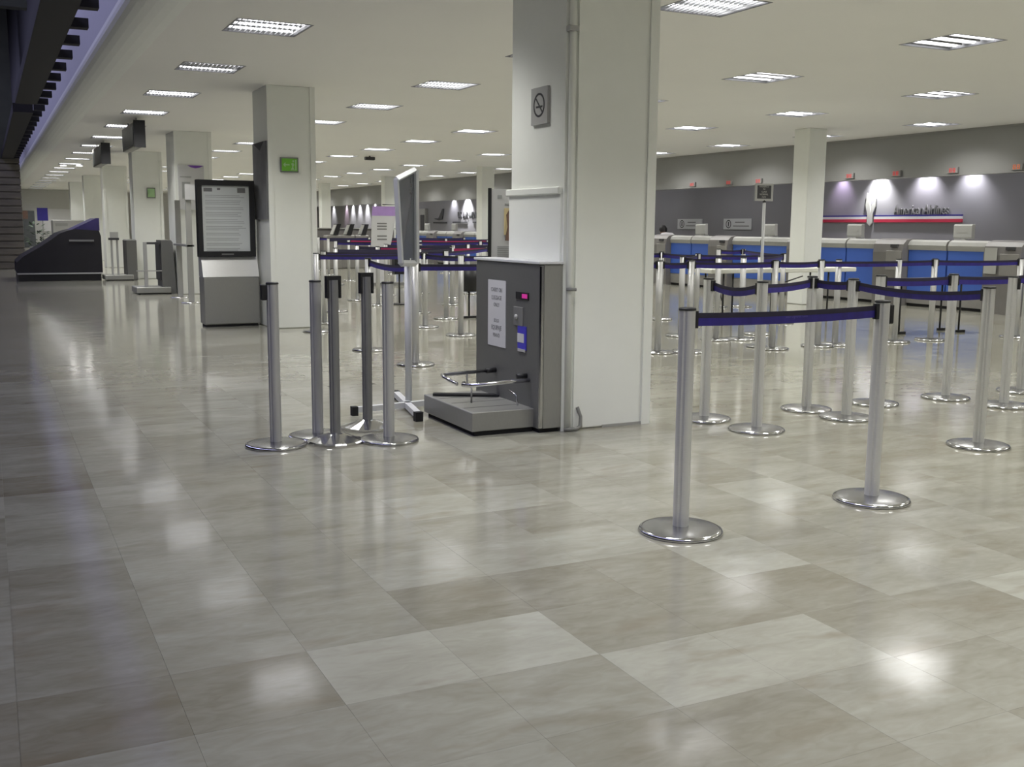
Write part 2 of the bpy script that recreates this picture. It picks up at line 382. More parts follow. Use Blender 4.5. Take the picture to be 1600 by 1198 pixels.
# upright stone block at the far left with courses, dark wall above and truss
w2 = struct('wall_stone', MB().box(-6, .93, 33.1, 33.6, 0, 3.05), 'brownstone')
mb = MB(); z = .0
while z < 3.0:
    mb.box(-6, .95, 33.03, 33.1, z+.012, z+.185, bev=.008); z += .195
st = mb.build('stone_courses', 'brownstone', w2); st['kind'] = 'stuff'
struct('wall_upper_stone', MB().box(-6, .85, 33.0, 33.6, 3.05, 9), 'darkgreen')
tr = thing('roof_truss', 'grey steel roof truss with gusset plate high over the dark hall', 'truss', (0, 15, 4.6))
mb = MB(); mb.box(-3.5, .62, 14.9, 15.1, 3.93, 4.05)
mb.build('bottom_chord', 'darkgreen', tr, True)
MB().tube([(-.11, 15, 4.0), (-.14, 15, 6.5)], .06).build('upright', 'darkgreen', tr, True)
MB().tube([(.08, 15, 4.05), (1.1, 15, 5.6)], .05).build('diagonal', 'darkgreen', tr, True)
MB().tube([(-.3, 15, 4.05), (-1.6, 15, 5.6)], .05).build('diagonal', 'darkgreen', tr, True)
MB().prism([(-.25, 4.04), (.42, 4.04), (.12, 4.28), (-.18, 4.34)], .03, axis='y', o0=14.88).build('gusset_plate', 'cgreyd', tr, True)

# --- right-hand side: bulkhead, wall
BZ = 2.20
struct('wall_bulkhead', MB().box(14.75, 14.90, Y0, Y1, BZ, CH+.012), 'bulk')
struct('trim_2', MB().box(14.725, 14.75, Y0, Y1, BZ, BZ+.015).box(14.735, 14.75, Y0, Y1, CH-.03, CH), 'bulk')
struct('ceiling_recess', MB().box(14.90, 16.45, Y0, Y1, 2.62, 2.66), 'bulk')
struct('wall_right', MB().box(16.3, 16.45, Y0, Y1, 0, 2.62), 'greywall')
# spot lamps under the bulkhead washing the wall
spots = [(17.16, 26, (.85, .68, 1.0), 38), (16.12, 130, (1, 1, 1), 42), (14.92, 62, (.95, .92, 1.0), 46), (13.86, 48, (.95, .94, 1), 46),
         (36.7, 170, (1, 1, 1), 42), (38.0, 30, (.95, .95, 1), 40), (47.31, 110, (1, 1, 1), 30), (48.42, 80, (1, 1, 1), 30), (49.53, 60, (1, 1, 1), 30), (50.63, 65, (1, 1, 1), 30), (51.66, 30, (1, .75, .9), 28), (53.85, 50, (1, 1, 1), 30)]
spl = ['lilac downlight at the left end of the striped logo wall', 'brightest downlight, over the eagle emblem on the wall', 'downlight over the middle of the wall lettering', 'rightmost downlight on the striped logo wall',
 'bright downlight over the far wall lettering', 'weak downlight left of the far lettering', 'bright far downlight beside the tall banner', 'second far downlight left of the banner', 'third far downlight left of the banner', 'fourth far downlight left of the banner', 'pinkish far downlight over the kiosks', 'leftmost far downlight beside the white column']
for (y, e, c, ang), lb in zip(spots, spl):
    t = thing('downlight', lb, 'spot lamp', (16.12, y, 2.62), 0, 'downlights under the bulkhead')
    MB().lathe([(.055, -.10), (.06, -.09), (.06, 0), (.02, 0)], n=14).build('can', 'mullion', t)
    MB().lathe([(.045, -.104), (.045, -.1)], n=14).build('bulb', 'lampglow', t)
    l = bpy.data.lights.new('spot', 'SPOT'); l.energy = e*(3.5 if y > 30 else 1.5); l.color = c; l.spot_size = math.radians(min(120, ang*2.4)); l.spot_blend = .9; l.shadow_soft_size = .03
    o = bpy.data.objects.new('spot', l); COL.objects.link(o); o.parent = t; o.location = (0, 0, -.12); o.rotation_euler = (0, math.radians(-9), 0)

for k in range(12):  # unseen fill strips, added to brighten the back wall and its notices
    y = 9.5+3.6*k
    t = thing('added_strip_light', 'added unseen strip light brightening the back wall, behind the grey bulkhead', 'ceiling light', (15.2, y, 2.62), 0, 'added fill strips behind the bulkhead')
    MB().box(-.04, .04, -1.2, 1.2, -.05, 0, bev=.01).build('housing', 'reflector', t)
    l = bpy.data.lights.new('glow', 'AREA'); l.shape = 'RECTANGLE'; l.size = .06; l.size_y = 2.3; l.energy = 9; l.color = (.97, .96, 1)
    o = bpy.data.objects.new('glow', l); COL.objects.link(o); o.parent = t; o.location = (0, 0, -.055)
# ================================================================== COLUMNS
def column(x0, x1, y0, y1, label, detail=False, lead=None):
    t = thing('column', label, 'column', ((x0+x1)/2, (y0+y1)/2, 0), 0, 'white square columns')
    mb = MB().box(x0, x1, y0, y1, .0, CH+.005, bev=.012); mb.build('shaft', 'white', t, True)
    if x1-x0 < .5: return t
    m2 = MB().box(x0-.012, x0+.05, y0-.014, y0+.0, .0, CH).box(x1-.06, x1+.004, y0-.014, y0, 0, CH); m2.build('corner_strip', 'white', t, True)
    if not detail: return t
    MB().box(x0-.03, x0, y0+.03, y1+.02, 1.485, 1.53, bev=.006).build('ledge', 'white', t, True)
    MB().box(x0-.012, x0, y0+.03, y1, .0, 1.485).build('lower_panel', 'white', t, True)
    MB().box(x0+.075, x0+.105, y0-.02, y0, .0, CH).build('cable_trunking', 'white', t, True)
    p = MB().tube([(x0+.022, y0-.035, .02), (x0+.022, y0-.035, CH)], .021, 14).build('conduit', 'white', t, True)
    MB().box(x0-.012, x0+.05, y0-.062, y0-.01, 2.445, 2.475).build('pipe_clip', 'signgrey', p, True)
    MB().tube([(x0-.01, y0-.06, .90), (x0+.05, y0-.075, .90)], .010).build('pipe_stub', 'alud', p, True)
    MB().box(x0+.30, x1+.01, y0-.006, y0, 0, .018).build('skirting', 'cgrey', t, True)
    return t
column(3.205, 3.86, 5.75, 6.50, 'nearest big white column, behind the steel luggage scale', True)
column(3.14, 3.72, 13.05, 13.85, 'white column carrying the bright green exit sign')
column(3.15, 3.80, 20.2, 21.2, 'white column with a pale poster topped by a purple arc')
column(3.15, 3.80, 26.35, 27.1, 'white column with the small dull green sign')
column(3.15, 3.80, 33.3, 34.1, 'white column just right of the black covered machine')
column(3.15, 3.80, 40.0, 40.8, 'far white column seen above the black covered machine')
column(3.15, 3.80, 46.8, 47.6, 'farthest white column at the left end of the hall')
column(12.4575, 12.8425, 13.9575, 14.3425, 'white column on the right, left of the striped logo wall')
column(12.5075, 12.8925, 20.7075, 21.0925, 'white column wholly behind the nearest column')
column(12.6075, 12.9925, 27.4075, 27.7925, 'white column left of the banner with a portrait')
column(12.3075, 12.6925, 34.7075, 35.0925, 'white column behind the tall purple-topped banner')
column(12.1075, 12.4925, 41.7075, 42.0925, 'far white column beside the three slanted kiosks')

# ================================================================== STANCHIONS
def grooved(r, z0, z1, n=40):
    mb = MB(); prof = []
    for i in range(n):
        a = 2*PI*i/n; q = r*.86 if i % 10 in (4, 5) else r
        prof.append((q*math.cos(a), q*math.sin(a)))
    mb.prism(prof, z1-z0, axis='z', o0=z0)
    
    return mb
PM = {}
PM['base'] = MB().lathe([(.176, 0), (.178, .006), (.174, .014), (.160, .020), (.07, .026), (.045, .028)], n=48).mesh('base', 'basem')
rim = MB().lathe([(.1775, .003), (.1795, .008), (.1755, .0155), (.166, .0192)], n=48, caps=False); PM['rim'] = rim.mesh('rim', 'chrome')
PM['pole'] = grooved(.034, .026, .945).mesh('pole', 'steel'); PM['poled'] = grooved(.034, .026, .945).mesh('pole', 'alu')
PM['collar'] = MB().lathe([(.040, .026), (.040, .045), (.036, .05)], n=24).mesh('collar', 'alud')
PM['cap'] = MB().lathe([(.0365, .945), (.0365, .952), (.033, .956), (.01, .957)], n=24).mesh('cap', 'black')
PM['far_base'] = MB().lathe([(.176, 0), (.178, .008), (.16, .02), (.045, .027)], n=24).mesh('base', 'basem')
PM['far_rim'] = MB().lathe([(.1775, .003), (.180, .009), (.168, .019)], n=24, caps=False).mesh('rim', 'chrome')
PM['far_pole'] = MB().lathe([(.034, .026), (.034, .945)], n=12).mesh('pole', 'alu')
PM['far_cap'] = MB().lathe([(.036, .945), (.036, .955)], n=12).mesh('cap', 'black')
posts = {}
def stanchion(key, x, y, label, near=True, satin=False, group='silver queue posts', poster=None):
    t = thing('stanchion', label, 'queue post', (x, y, 0), 0, group); posts[key] = t
    if near:
        link('base', PM['base'], t); link('rim', PM['rim'], t); link('pole', PM['poled' if satin else 'pole'], t); link('cap', PM['cap'], t)
    else:
        link('base', PM['far_base'], t); link('rim', PM['far_rim'], t); link('pole', PM['far_pole'], t); link('cap', PM['far_cap'], t)
    return t
def belt(a, b, m='navy', z=.905, sag=.012, w=.05):
    A, B = posts[a], posts[b]; d = B.location-A.location; d.z = 0; L = d.length; u = d/L; n = Vector((-u.y, u.x, 0))
    mb = MB(); N = 8; p0 = u*.042; p1 = d-u*.042
    vs = []; fs = []
    for i in range(N+1):
        f = i/N; c = p0.lerp(p1, f); zz = z-sag*4*f*(1-f)
        for s_, h in ((-1, -1), (1, -1), (1, 1), (-1, 1)): vs.append((c.x+n.x*.0012*s_, c.y+n.y*.0012*s_, zz+h*w/2))
    for i in range(N):
        for j in range(4): k = (j+1) % 4; fs.append((i*4+j, i*4+k, i*4+4+k, i*4+4+j))
    fs += [(0, 1, 2, 3), (N*4+3, N*4+2, N*4+1, N*4)]
    mb._add(vs, fs); o = mb.build('belt', m, A)
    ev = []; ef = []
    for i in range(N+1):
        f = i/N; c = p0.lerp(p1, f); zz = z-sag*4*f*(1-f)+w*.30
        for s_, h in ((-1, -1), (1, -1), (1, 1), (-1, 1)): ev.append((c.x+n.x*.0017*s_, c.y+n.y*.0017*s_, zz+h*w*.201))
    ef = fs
    if m == 'navy': MB()._add(ev, ef).build('painted_darkening', 'painted_band', o)  # camera's darkening of the belt's upper half, painted on as a thin band
    for P, q in ((A, u*.036), (B, -u*.036)):
        c = MB().box(-.014, .014, -.012, .012, z-w/2-.008, z+w/2+.008).rotz(math.atan2(u.y, u.x)); c.shift(q.x, q.y); c.build('belt_clip', 'black', P)
    return o
G = {
 'A': (2.583, 3.577, 'large foreground post at the left end of the nearest navy belt'),
 'B': (3.724, 3.626, 'large foreground post at the right end of the nearest navy belt'),
 'C': (5.26, 4.303, 'post at the right, holding the end of the sagging navy zigzag belt'),
 'D': (4.364, 5.255, 'post standing between and behind the two foreground posts, nearer their left one'),
 'E': (4.289, 5.711, 'post just right of and behind the left foreground post'),
 'F': (5.196, 5.724, 'post whose base touches the left edge of its neighbour, left of the right foreground post'),
 'G': (5.218, 5.351, 'post with its base overlapping another, close left of the right foreground post'),
 'H': (5.836, 5.714, 'post almost hidden behind the right foreground post'),
 'I': (6.553, 5.689, 'lone post left of the post that holds the zigzag belt end'),
 'K': (6.665, 5.256, 'post near the right picture edge with a black belt clip'),
 'L': (7.38, 5.676, 'post cut by the right picture edge, in the second line of posts'),
 'M': (11.129, 8.689, 'far small post at the right picture edge'),
 'N': (9.902, 8.877, 'far post in front of the blue counter, left of the one at the picture edge'),
 'O': (9.336, 8.884, 'far post beside the dark legs of the small folding table'),
 'P': (8.167, 8.869, 'far post right of the white column'),
 'Q': (8.46, 8.914, 'far post just right of the one by the white column'),
 'R': (7.528, 8.868, 'post standing directly below the black framed sign on a pole'),
 'S': (8.429, 10.201, 'post left of the framed sign, in front of the white table'),
 'T': (7.398, 10.373, 'post seen above the cap of the left foreground post'),
 'U': (6.175, 9.055, 'nearest of the posts right beside the edge of the big column'),
 'V': (8.487, 12.406, 'farthest of the posts right beside the edge of the big column'),
 'W': (6.513, 8.975, 'post behind the left foreground post, in line with the third belt row'),
 'X': (8.431, 11.48, 'small far post right of the left foreground post'),
 'a': (3.552, 12.513, 'post at the right foot of the column with the green exit sign'),
 'b': (3.947, 13.559, 'post half hidden behind the two left posts of the idle cluster'),
 'c': (4.667, 15.391, 'small post seen behind the dark post with the black bracket, left one'),
 'd': (5.70, 17.527, 'small far post left of the second bracketed post'),
 'e': (3.505, 10.417, 'post behind the rightmost post of the idle cluster'),
 'f': (5.662, 16.342, 'far post left of the white frame stand, beyond the curved belt'),
 'g': (3.522, 9.126, 'post right beside the white frame stand'),
 'h': (4.988, 11.434, 'post left of the steel luggage scale, the nearest seen there'),
 'i': (5.71, 13.605, 'post in the middle between frame stand and luggage scale'),
 'j': (4.984, 12.564, 'post second right of the white frame stand'),
 'k': (6.842, 16.054, 'thin far post left of the scale, nearer of two in one line'),
 'l': (7.514, 17.573, 'thin far post left of the scale, farther of two in one line'),
 'm': (5.739, 14.711, 'far post just right of the frame stand pole, nearer one'),
 'n': (7.499, 16.059, 'far post beside the black bin, next to the luggage scale'),
 'o': (7.465, 19.062, 'farthest post just right of the frame stand pole'),
 't1': (7.517, 9.838, 'left post of the pair before the grey counter pods, front one'),
 't2': (7.825, 9.775, 'post in front of the pod left of the framed sign'),
 't3': (10.704, 14.017, 'far left post of the pair close to the counter pods'),
 't4': (11.172, 13.966, 'far post of the pair close to the counter pods, right one'),
 't5': (9.749, 11.327, 'post between the framed sign and the white column on the right'),
}
for k, (x, y, lb) in G.items(): stanchion(k, x, y, lb, near=(y < 6.0))
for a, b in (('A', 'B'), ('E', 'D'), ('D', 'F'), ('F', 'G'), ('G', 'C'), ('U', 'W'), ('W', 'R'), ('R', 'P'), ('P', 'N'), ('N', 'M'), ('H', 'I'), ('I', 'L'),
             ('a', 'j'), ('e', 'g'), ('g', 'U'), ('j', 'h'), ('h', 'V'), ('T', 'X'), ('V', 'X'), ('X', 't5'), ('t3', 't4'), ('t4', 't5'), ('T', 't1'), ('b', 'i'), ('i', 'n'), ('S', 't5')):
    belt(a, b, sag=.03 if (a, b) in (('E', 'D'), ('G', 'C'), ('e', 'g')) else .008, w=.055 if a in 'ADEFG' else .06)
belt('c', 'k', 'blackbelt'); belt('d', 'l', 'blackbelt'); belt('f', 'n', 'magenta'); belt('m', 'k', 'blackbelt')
# print on the nearest belt
ab = posts['A']
text('belt_print', 'aeropuertos', .026, 'print_', ab, (3.19, 3.602, .902), (PI/2, 0, math.atan2(.049, 1.141)), .0006)
MB().box(.034, .062, -.016, .016, .845, .935, bev=.004).build('belt_cassette', 'black', posts['B'])
MB().box(.005, .02, -.05, -.034, .86, .94).build('belt_cassette', 'black', posts['K'])
# far belt mazes on the left
far = []
rows = [(18.6, 6.6, 11.6, 'blackbelt'), (22.4, 6.8, 12.0, 'navy'), (24.0, 7.6, 13.0, 'magenta'), (27.0, 8.0, 13.0, 'blackbelt'), (30.0, 8.6, 13.2, 'navy')]
rn = ['first', 'second', 'third', 'fourth', 'fifth']
for ri, (y, xa, xb, m) in enumerate(rows):
    n = 4; prev = None
    for q in range(n):
        x = xa+(xb-xa)*q/(n-1); key = 'z%d%d' % (ri, q)
        stanchion(key, x, y, 'tiny far post, %s from left in the %s belt row beyond the cluster' % (['leftmost', 'second', 'third', 'last'][q] if q else 'first', rn[ri]), False, group='posts of the far belt maze')
        if prev: belt(prev, key, m, w=.07)
        prev = key
# idle cluster of five
for key, x, y, lb, blk in (('p1', 1.454, 6.041, 'leftmost post of the idle cluster of five, flat disc base', True), ('p2', 1.751, 6.20, 'second post of the idle cluster, behind, flat disc base', False), ('p5', 2.107, 5.911, 'rightmost post of the idle cluster, pale satin pole and disc base', False)):
    stanchion(key, x, y, lb, satin=True, group='idle posts clustered left of the scale')
MB().box(-.068, -.034, -.016, .016, .855, .945, bev=.004).build('belt_cassette', 'black', posts['p1'])
cone = MB()
n = 16; vs = []; fs = []
prof = [(.170, .0), (.172, .010), (.160, .016), (.05, .052), (.036, .058)]
cone.lathe(prof, n=n, sm=False); conem = cone.mesh('base', 'chrome')
for key, x, y, lb in (('p3', 1.803, 6.006, 'dark post with black bracket and faceted cone base, front one of the cluster'), ('p4', 2.121, 6.353, 'dark post with black bracket and faceted cone base, rear one of the cluster')):
    t = thing('stanchion', lb, 'queue post', (x, y, 0), .1, 'idle posts clustered left of the scale')
    link('base', conem, t); grooved(.0315, .055, .965).build('pole', 'alud', t)
    MB().box(-.044, .044, -.02, .02, .965, .99).box(-.044, -.033, -.02, .02, .86, .965).box(.033, .044, -.02, .02, .86, .965).build('bracket', 'black', t)

# ================================================================== LUGGAGE SCALE
sc = thing('luggage_scale', 'stainless steel luggage scale against the left face of the nearest column', 'scale', (2.9, 6.2, 0))
def B_(name, m, par, *a, bev=0): return MB().box(*a, bev=bev).build(name, m, par, True)
B_('platform', 'steelh', sc, 2.605, 3.035, 5.80, 6.60, .030, .150, bev=.004)
B_('platform_foot', 'rubber', sc, 2.63, 3.03, 5.815, 6.58, 0, .032)
cab = B_('cabinet', 'steeld', sc, 3.03, 3.188, 5.74, 6.68, .025, 1.055, bev=.006)
B_('cabinet_foot', 'rubber', sc, 3.045, 3.185, 5.755, 6.66, 0, .025)
B_('side_panel', 'steelh', sc, 3.062, 3.188, 5.730, 5.741, .03, 1.05)
B_('edge_strip', 'chrome', sc, 3.030, 3.062, 5.724, 5.741, .03, 1.05, bev=.008)
B_('top_slab', 'mullion', sc, 3.02, 3.192, 5.72, 6.70, 1.055, 1.072, bev=.003)
for y in (5.98, 6.18, 6.38): B_('top_seam', 'steeld', sc, 2.63, 3.02, y-.002, y+.002, .1495, .1515)
disp = B_('display', 'black', sc, 3.022, 3.031, 5.875, 6.05, .825, .872, bev=.002)
B_('lit_digits', 'ledmag', disp, 3.019, 3.023, 5.885, 5.955, .835, .862)
pl = B_('button_plate', 'alud', sc, 3.022, 3.031, 5.95, 6.08, .655, .775, bev=.002)
MB().tube([(3.023, 6.03, .71), (3.010, 6.03, .71)], .016, 12).build('button', 'plastic', pl, True)
sl = B_('instruction_label', 'signblue', sc, 3.024, 3.031, 5.905, 6.02, .505, .655)
B_('label_panel', 'paper', sl, 3.0225, 3.0245, 5.93, 6.02, .550, .608); B_('label_foot', 'plastic', sl, 3.022, 3.0245, 5.91, 6.015, .492, .510)
nt_ = B_('notice', 'paper', sc, 3.026, 3.030, 6.205, 6.475, .488, .930)
for s_, z, h in (('CARRY ON', .865, .040), ('LUGGAGE', .812, .040), ('ONLY', .765, .038), ('SOLO', .660, .034), ('EQUIPAJE', .612, .044), ('MANO', .562, .040)):
    text('lettering', s_, h, 'ink', nt_, (3.0252, 6.34, z), NEGX, .0004, sx=.85)
# bent guard rails
r1 = MB().tube([(3.03, 6.36, .325), (2.62, 6.22, .335), (2.575, 6.20, .335), (2.56, 6.13, .330), (2.60, 6.02, .300)], .012, 10).build('guard_rail', 'chrome', sc, True)
MB().tube([(3.03, 6.36, .325), (2.95, 6.333, .327)], .018, 10).build('grip', 'black', r1, True)
r2 = MB().tube([(3.03, 5.86, .322), (2.90, 5.87, .318), (2.66, 5.90, .305), (2.62, 5.97, .300), (2.66, 6.05, .300)], .013, 10).build('guard_rail', 'chrome', sc, True)
MB().tube([(3.03, 5.90, .345), (2.96, 5.90, .345)], .016, 10).build('grip', 'black', r2, True)
MB().tube([(2.78, 6.27, .325), (2.78, 6.27, .26), (2.745, 6.12, .25), (2.745, 6.12, .155)], .006, 8).build('rail_rod', 'alud', sc, True)
MB().tube([(2.965, 6.02, .24), (2.985, 5.96, .215), (2.985, 5.93, .152)], .006, 8).build('rail_rod', 'chrome', sc, True)
MB().prism([(2.63, 6.50), (2.66, 6.56), (3.02, 6.36), (3.02, 6.28)], .012, axis='z', o0=.153).build('hinge_plate', 'rubber', sc, True)
tag(MB().tube([(3.195, 5.70, .015), (3.23, 5.68, .02), (3.275, 5.685, .018), (3.315, 5.70, .03), (3.325, 5.715, .09), (3.305, 5.725, .150)], [.010, .014, .012, .014, .011, .012], 8).build('power_cable', 'cable'), 'grey corded cable looping from the scale up the column foot', 'cable')

# no smoking sign on the column
ns = thing('no_smoking_sign', 'grey no smoking plate on the left face of the nearest column', 'sign', (3.20, 6.07, 2.04))
B_('plate', 'signgrey', ns, 3.186, 3.204, 5.955, 6.175, 1.925, 2.155)
mb = MB(); N = 40
ring = [(6.066+.075*math.cos(2*PI*i/N), 2.045+.075*math.sin(2*PI*i/N)) for i in range(N)]; ring2 = [(6.066+.062*math.cos(2*PI*i/N), 2.045+.062*math.sin(2*PI*i/N)) for i in range(N)]
for i in range(N):
    j = (i+1) % N; mb.prism([ring[i], ring[j], ring2[j], ring2[i]], .002, axis='x', o0=3.1845)
mb.prism([(6.066+.052, 2.045+.044), (6.066+.044, 2.045+.052), (6.066-.052, 2.045-.044), (6.066-.044, 2.045-.052)], .002, axis='x', o0=3.1845)
mb.box(3.184, 3.186, 6.02, 6.105, 2.028, 2.040)
mb.build('symbol', 'dkink', ns, True)

# ================================================================== INFO TOTEM (kiosk)
kx0, kx1, ky = 2.40, 3.10, 13.55
ko = thing('information_totem', 'steel totem with a black framed notice at the exit-sign column', 'totem', (2.75, 13.7, 0))
B_('plinth', 'rubber', ko, kx0+.02, kx1-.02, ky+.02, ky+.28, 0, .03)
B_('body', 'steelh', ko, kx0, kx1, ky, ky+.30, .03, .63, bev=.012)
MB().prism([(ky, .63), (ky+.30, .63), (ky+.30, .90), (ky+.12, .90)], kx1-kx0, axis='x', o0=kx0).build('sloping_desk', 'steel', ko, True)
B_('back_panel', 'alud', ko, kx0, kx1, ky+.19, ky+.30, .90, 1.83)
fr = MB().box(kx0-.03, kx1-.02, ky+.06, ky+.19, .88, .95).box(kx0-.03, kx1-.02, ky+.06, ky+.19, 1.765, 1.835).box(kx0-.03, kx0+.03, ky+.06, ky+.19, .95, 1.765).box(kx1-.085, kx1-.02, ky+.06, ky+.19, .95, 1.765)
fr.build('screen_frame', 'black', ko, True)
pp = B_('notice_sheet', 'papersh', ko, kx0+.03, kx1-.085, ky+.085, ky+.11, .95, 1.765)
mb = MB(); z = 1.64; rnd = random.Random(3); yy = ky+.084
while z > .98:
    for q in range(rnd.choice((2, 2, 3))):
        mb.box(kx0+.07, kx1-.13-rnd.uniform(0, .12), yy, yy+.002, z, z+.007); z -= .021
    z -= .022
o = mb.build('text_lines', 'inkl', pp, True); o['kind'] = 'stuff'
mb = MB().box(kx0+.055, kx0+.16, yy, yy+.002, 1.69, 1.735).box(kx0+.22, kx0+.26, yy, yy+.002, 1.71, 1.735).box(kx1-.23, kx1-.13, yy, yy+.002, 1.68, 1.74); mb.build('header_logos', 'ink', pp, True)
B_('maker_mark', 'ink', ko, kx0+.25, kx0+.40, ky+.058, ky+.061, .905, .922)

# ================================================================== WHITE FRAME STAND (poster board seen edge-on)
ps = thing('frame_stand', 'white metal poster frame seen nearly edge-on, on a cross foot with black ends', 'display stand', (2.62, 6.93, 0))
MB().tube([(2.62, 6.93, .05), (2.62, 6.93, 1.06)], .024, 10).build('pole', 'mullion', ps, True)
f1 = MB().slab((2.485, 6.46, .02), (2.525, 6.44, .02), (2.70, 7.34, .02), (2.66, 7.36, .02), .038).build('foot_bar', 'mullion', ps, True)
f2 = MB().slab((2.20, 6.83, .02), (2.19, 6.79, .02), (2.98, 6.90, .02), (2.98, 6.94, .02), .038).build('foot_bar', 'mullion', ps, True)
MB().box(2.475, 2.528, 6.415, 6.462, .0, .062).build('foot_cap', 'rubber', f1, True); MB().box(2.655, 2.705, 7.34, 7.39, .0, .062).build('foot_cap', 'rubber', f1, True)
MB().box(2.16, 2.20, 6.785, 6.838, .0, .062).build('foot_cap', 'rubber', f2, True); MB().box(2.975, 3.015, 6.89, 6.945, .0, .062).build('foot_cap', 'rubber', f2, True)
A_, B2 = Vector((2.50, 6.72, 0)), Vector((2.70, 7.02, 0))      # bottom corners direction
LB, RB, RT, LT = Vector((2.485, 6.70, 1.035)), Vector((2.72, 7.05, 1.02)), Vector((2.72, 7.05, 1.67)), Vector((2.455, 6.70, 1.585))
def bar(a, b, w, name):
    MB().tube([a, b], w, 4, sm=False).build(name, 'mullion', ps, True)
bar(LB, LT, .020, 'frame_bar'); bar(RB, RT, .034, 'frame_bar'); bar(LB, RB, .024, 'frame_bar'); bar(LT, RT, .022, 'frame_bar')
nrm = (RB-LB).cross(LT-LB).normalized()*.003
MB().slab(LB+nrm*-1, RB-nrm, RT-nrm, LT-nrm, .006).build('poster_panel', 'darkpanel', ps, True)

# banner with portrait behind the column
bn = thing('portrait_banner', 'white banner with a small portrait print, behind the nearest column', 'banner', (3.55, 7.25, 0))
B_('sheet', 'paper', bn, 3.385, 3.98, 7.20, 7.206, .06, 1.56)
B_('edge_post', 'black', bn, 3.368, 3.388, 7.195, 7.215, .03, 1.565)
B_('foot', 'alud', bn, 3.36, 4.0, 7.12, 7.30, 0, .06)
mb = MB().lathe([(.005, 0), (.05, .03), (.062, .08), (.045, .14), (.005, .16)], n=16)
pr_ = MB().box(3.495, 3.60, 7.194, 7.199, 1.22, 1.42); pr_.build('portrait_ground', 'yellowp', bn, True)
MB().prism([(3.50, 1.18), (3.60, 1.17), (3.61, 1.30), (3.58, 1.40), (3.54, 1.42), (3.51, 1.37), (3.52, 1.28)], .003, axis='y', o0=7.190).build('portrait_figure', 'brownp', bn, True)
MB().prism([(3.545, 1.27), (3.585, 1.26), (3.605, 1.33), (3.58, 1.385), (3.55, 1.37), (3.535, 1.32)], .003, axis='y', o0=7.186).build('portrait_face', 'orange', bn, True)
mb = MB(); z = 1.13
for q in range(8): mb.box(3.44, 3.62, 7.196, 7.199, z, z+.006); z -= .014
mb.box(3.44, 3.475, 7.196, 7.199, 1.49, 1.515).box(3.50, 3.60, 7.196, 7.199, 1.445, 1.455)
o = mb.build('text_lines', 'inkl', bn, True); o['kind'] = 'stuff'

# ================================================================== SIGN ON POLE
sp = thing('pole_sign', 'black lettered sign in a pale frame on a tall thin pole', 'sign', (7.50, 9.06, 0))
MB().lathe([(.13, 0), (.13, .015), (.03, .02)], 7.50, 9.06, 24).build('base', 'basem', sp, True)
MB().tube([(7.50, 9.06, .02), (7.50, 9.06, 1.56)], .017, 10).build('pole', 'mullion', sp, True)
MB().box(7.485, 7.515, 9.05, 9.07, 1.55, 1.585).build('clamp', 'black', sp, True)
RZ = -.10
def rb(name, m, par, *a): return MB().box(*a).rotz(RZ, 7.50, 9.06).build(name, m, par, True)
pf = MB().box(7.375, 7.60, 9.05, 9.07, 1.575, 1.60).box(7.375, 7.60, 9.05, 9.07, 1.74, 1.76).box(7.375, 7.40, 9.05, 9.07, 1.60, 1.74).box(7.575, 7.60, 9.05, 9.07, 1.60, 1.74).rotz(RZ, 7.5, 9.06).build('frame', 'signgrey', sp, True)
face = rb('face', 'dkink', sp, 7.395, 7.58, 9.053, 9.067, 1.59, 1.75)
for s_, z, h in (('PASAJEROS', 1.727, .024), ('DE', 1.700, .024), ('CLASE', 1.673, .024), ('NORMAL', 1.645, .026), ('AQUI', 1.618, .022)):
    text('lettering', s_, h, 'plastic', face, (7.485, 9.052, z), (PI/2, 0, RZ), .0005)

# ================================================================== TABLES
tb_ = thing('white_table', 'long white folding table with dark legs behind the belts', 'table', (9.6, 11.9, 0))
B_('top', 'tabw', tb_, 8.76, 11.36, 11.60, 12.15, .675, .735, bev=.008)
for x in (9.02, 9.18, 9.86, 10.05, 10.9):
    MB().tube([(x, 11.68, .68), (x, 11.68, .02)], .013, 8).build('leg', 'black', tb_, True)
MB().tube([(9.02, 11.7, .30), (9.18, 12.08, .62)], .009, 6).build('brace', 'black', tb_, True)
MB().tube([(10.05, 11.7, .52), (10.7, 12.0, .60)], .009, 6).build('brace', 'black', tb_, True)
MB().tube([(9.0, 12.06, .02), (9.0, 12.06, .68)], .013, 8).build('leg', 'black', tb_, True)
MB().tube([(10.9, 12.06, .02), (10.9, 12.06, .68)], .013, 8).build('leg', 'black', tb_, True)
t2 = thing('dark_table', 'small dark folding table with T-shaped feet behind the zigzag belt', 'table', (10.5, 9.6, 0))
B_('top', 'dkink', t2, 9.98, 11.12, 9.36, 9.80, .655, .68)
for x, y in ((10.08, 9.53), (10.98, 9.70), (11.0, 9.42)):
    MB().tube([(x, y, .03), (x, y, .66)], .012, 8).build('leg', 'black', t2, True)
    MB().box(x-.03, x+.10, y-.02, y+.02, 0, .03).build('foot', 'black', t2, True)

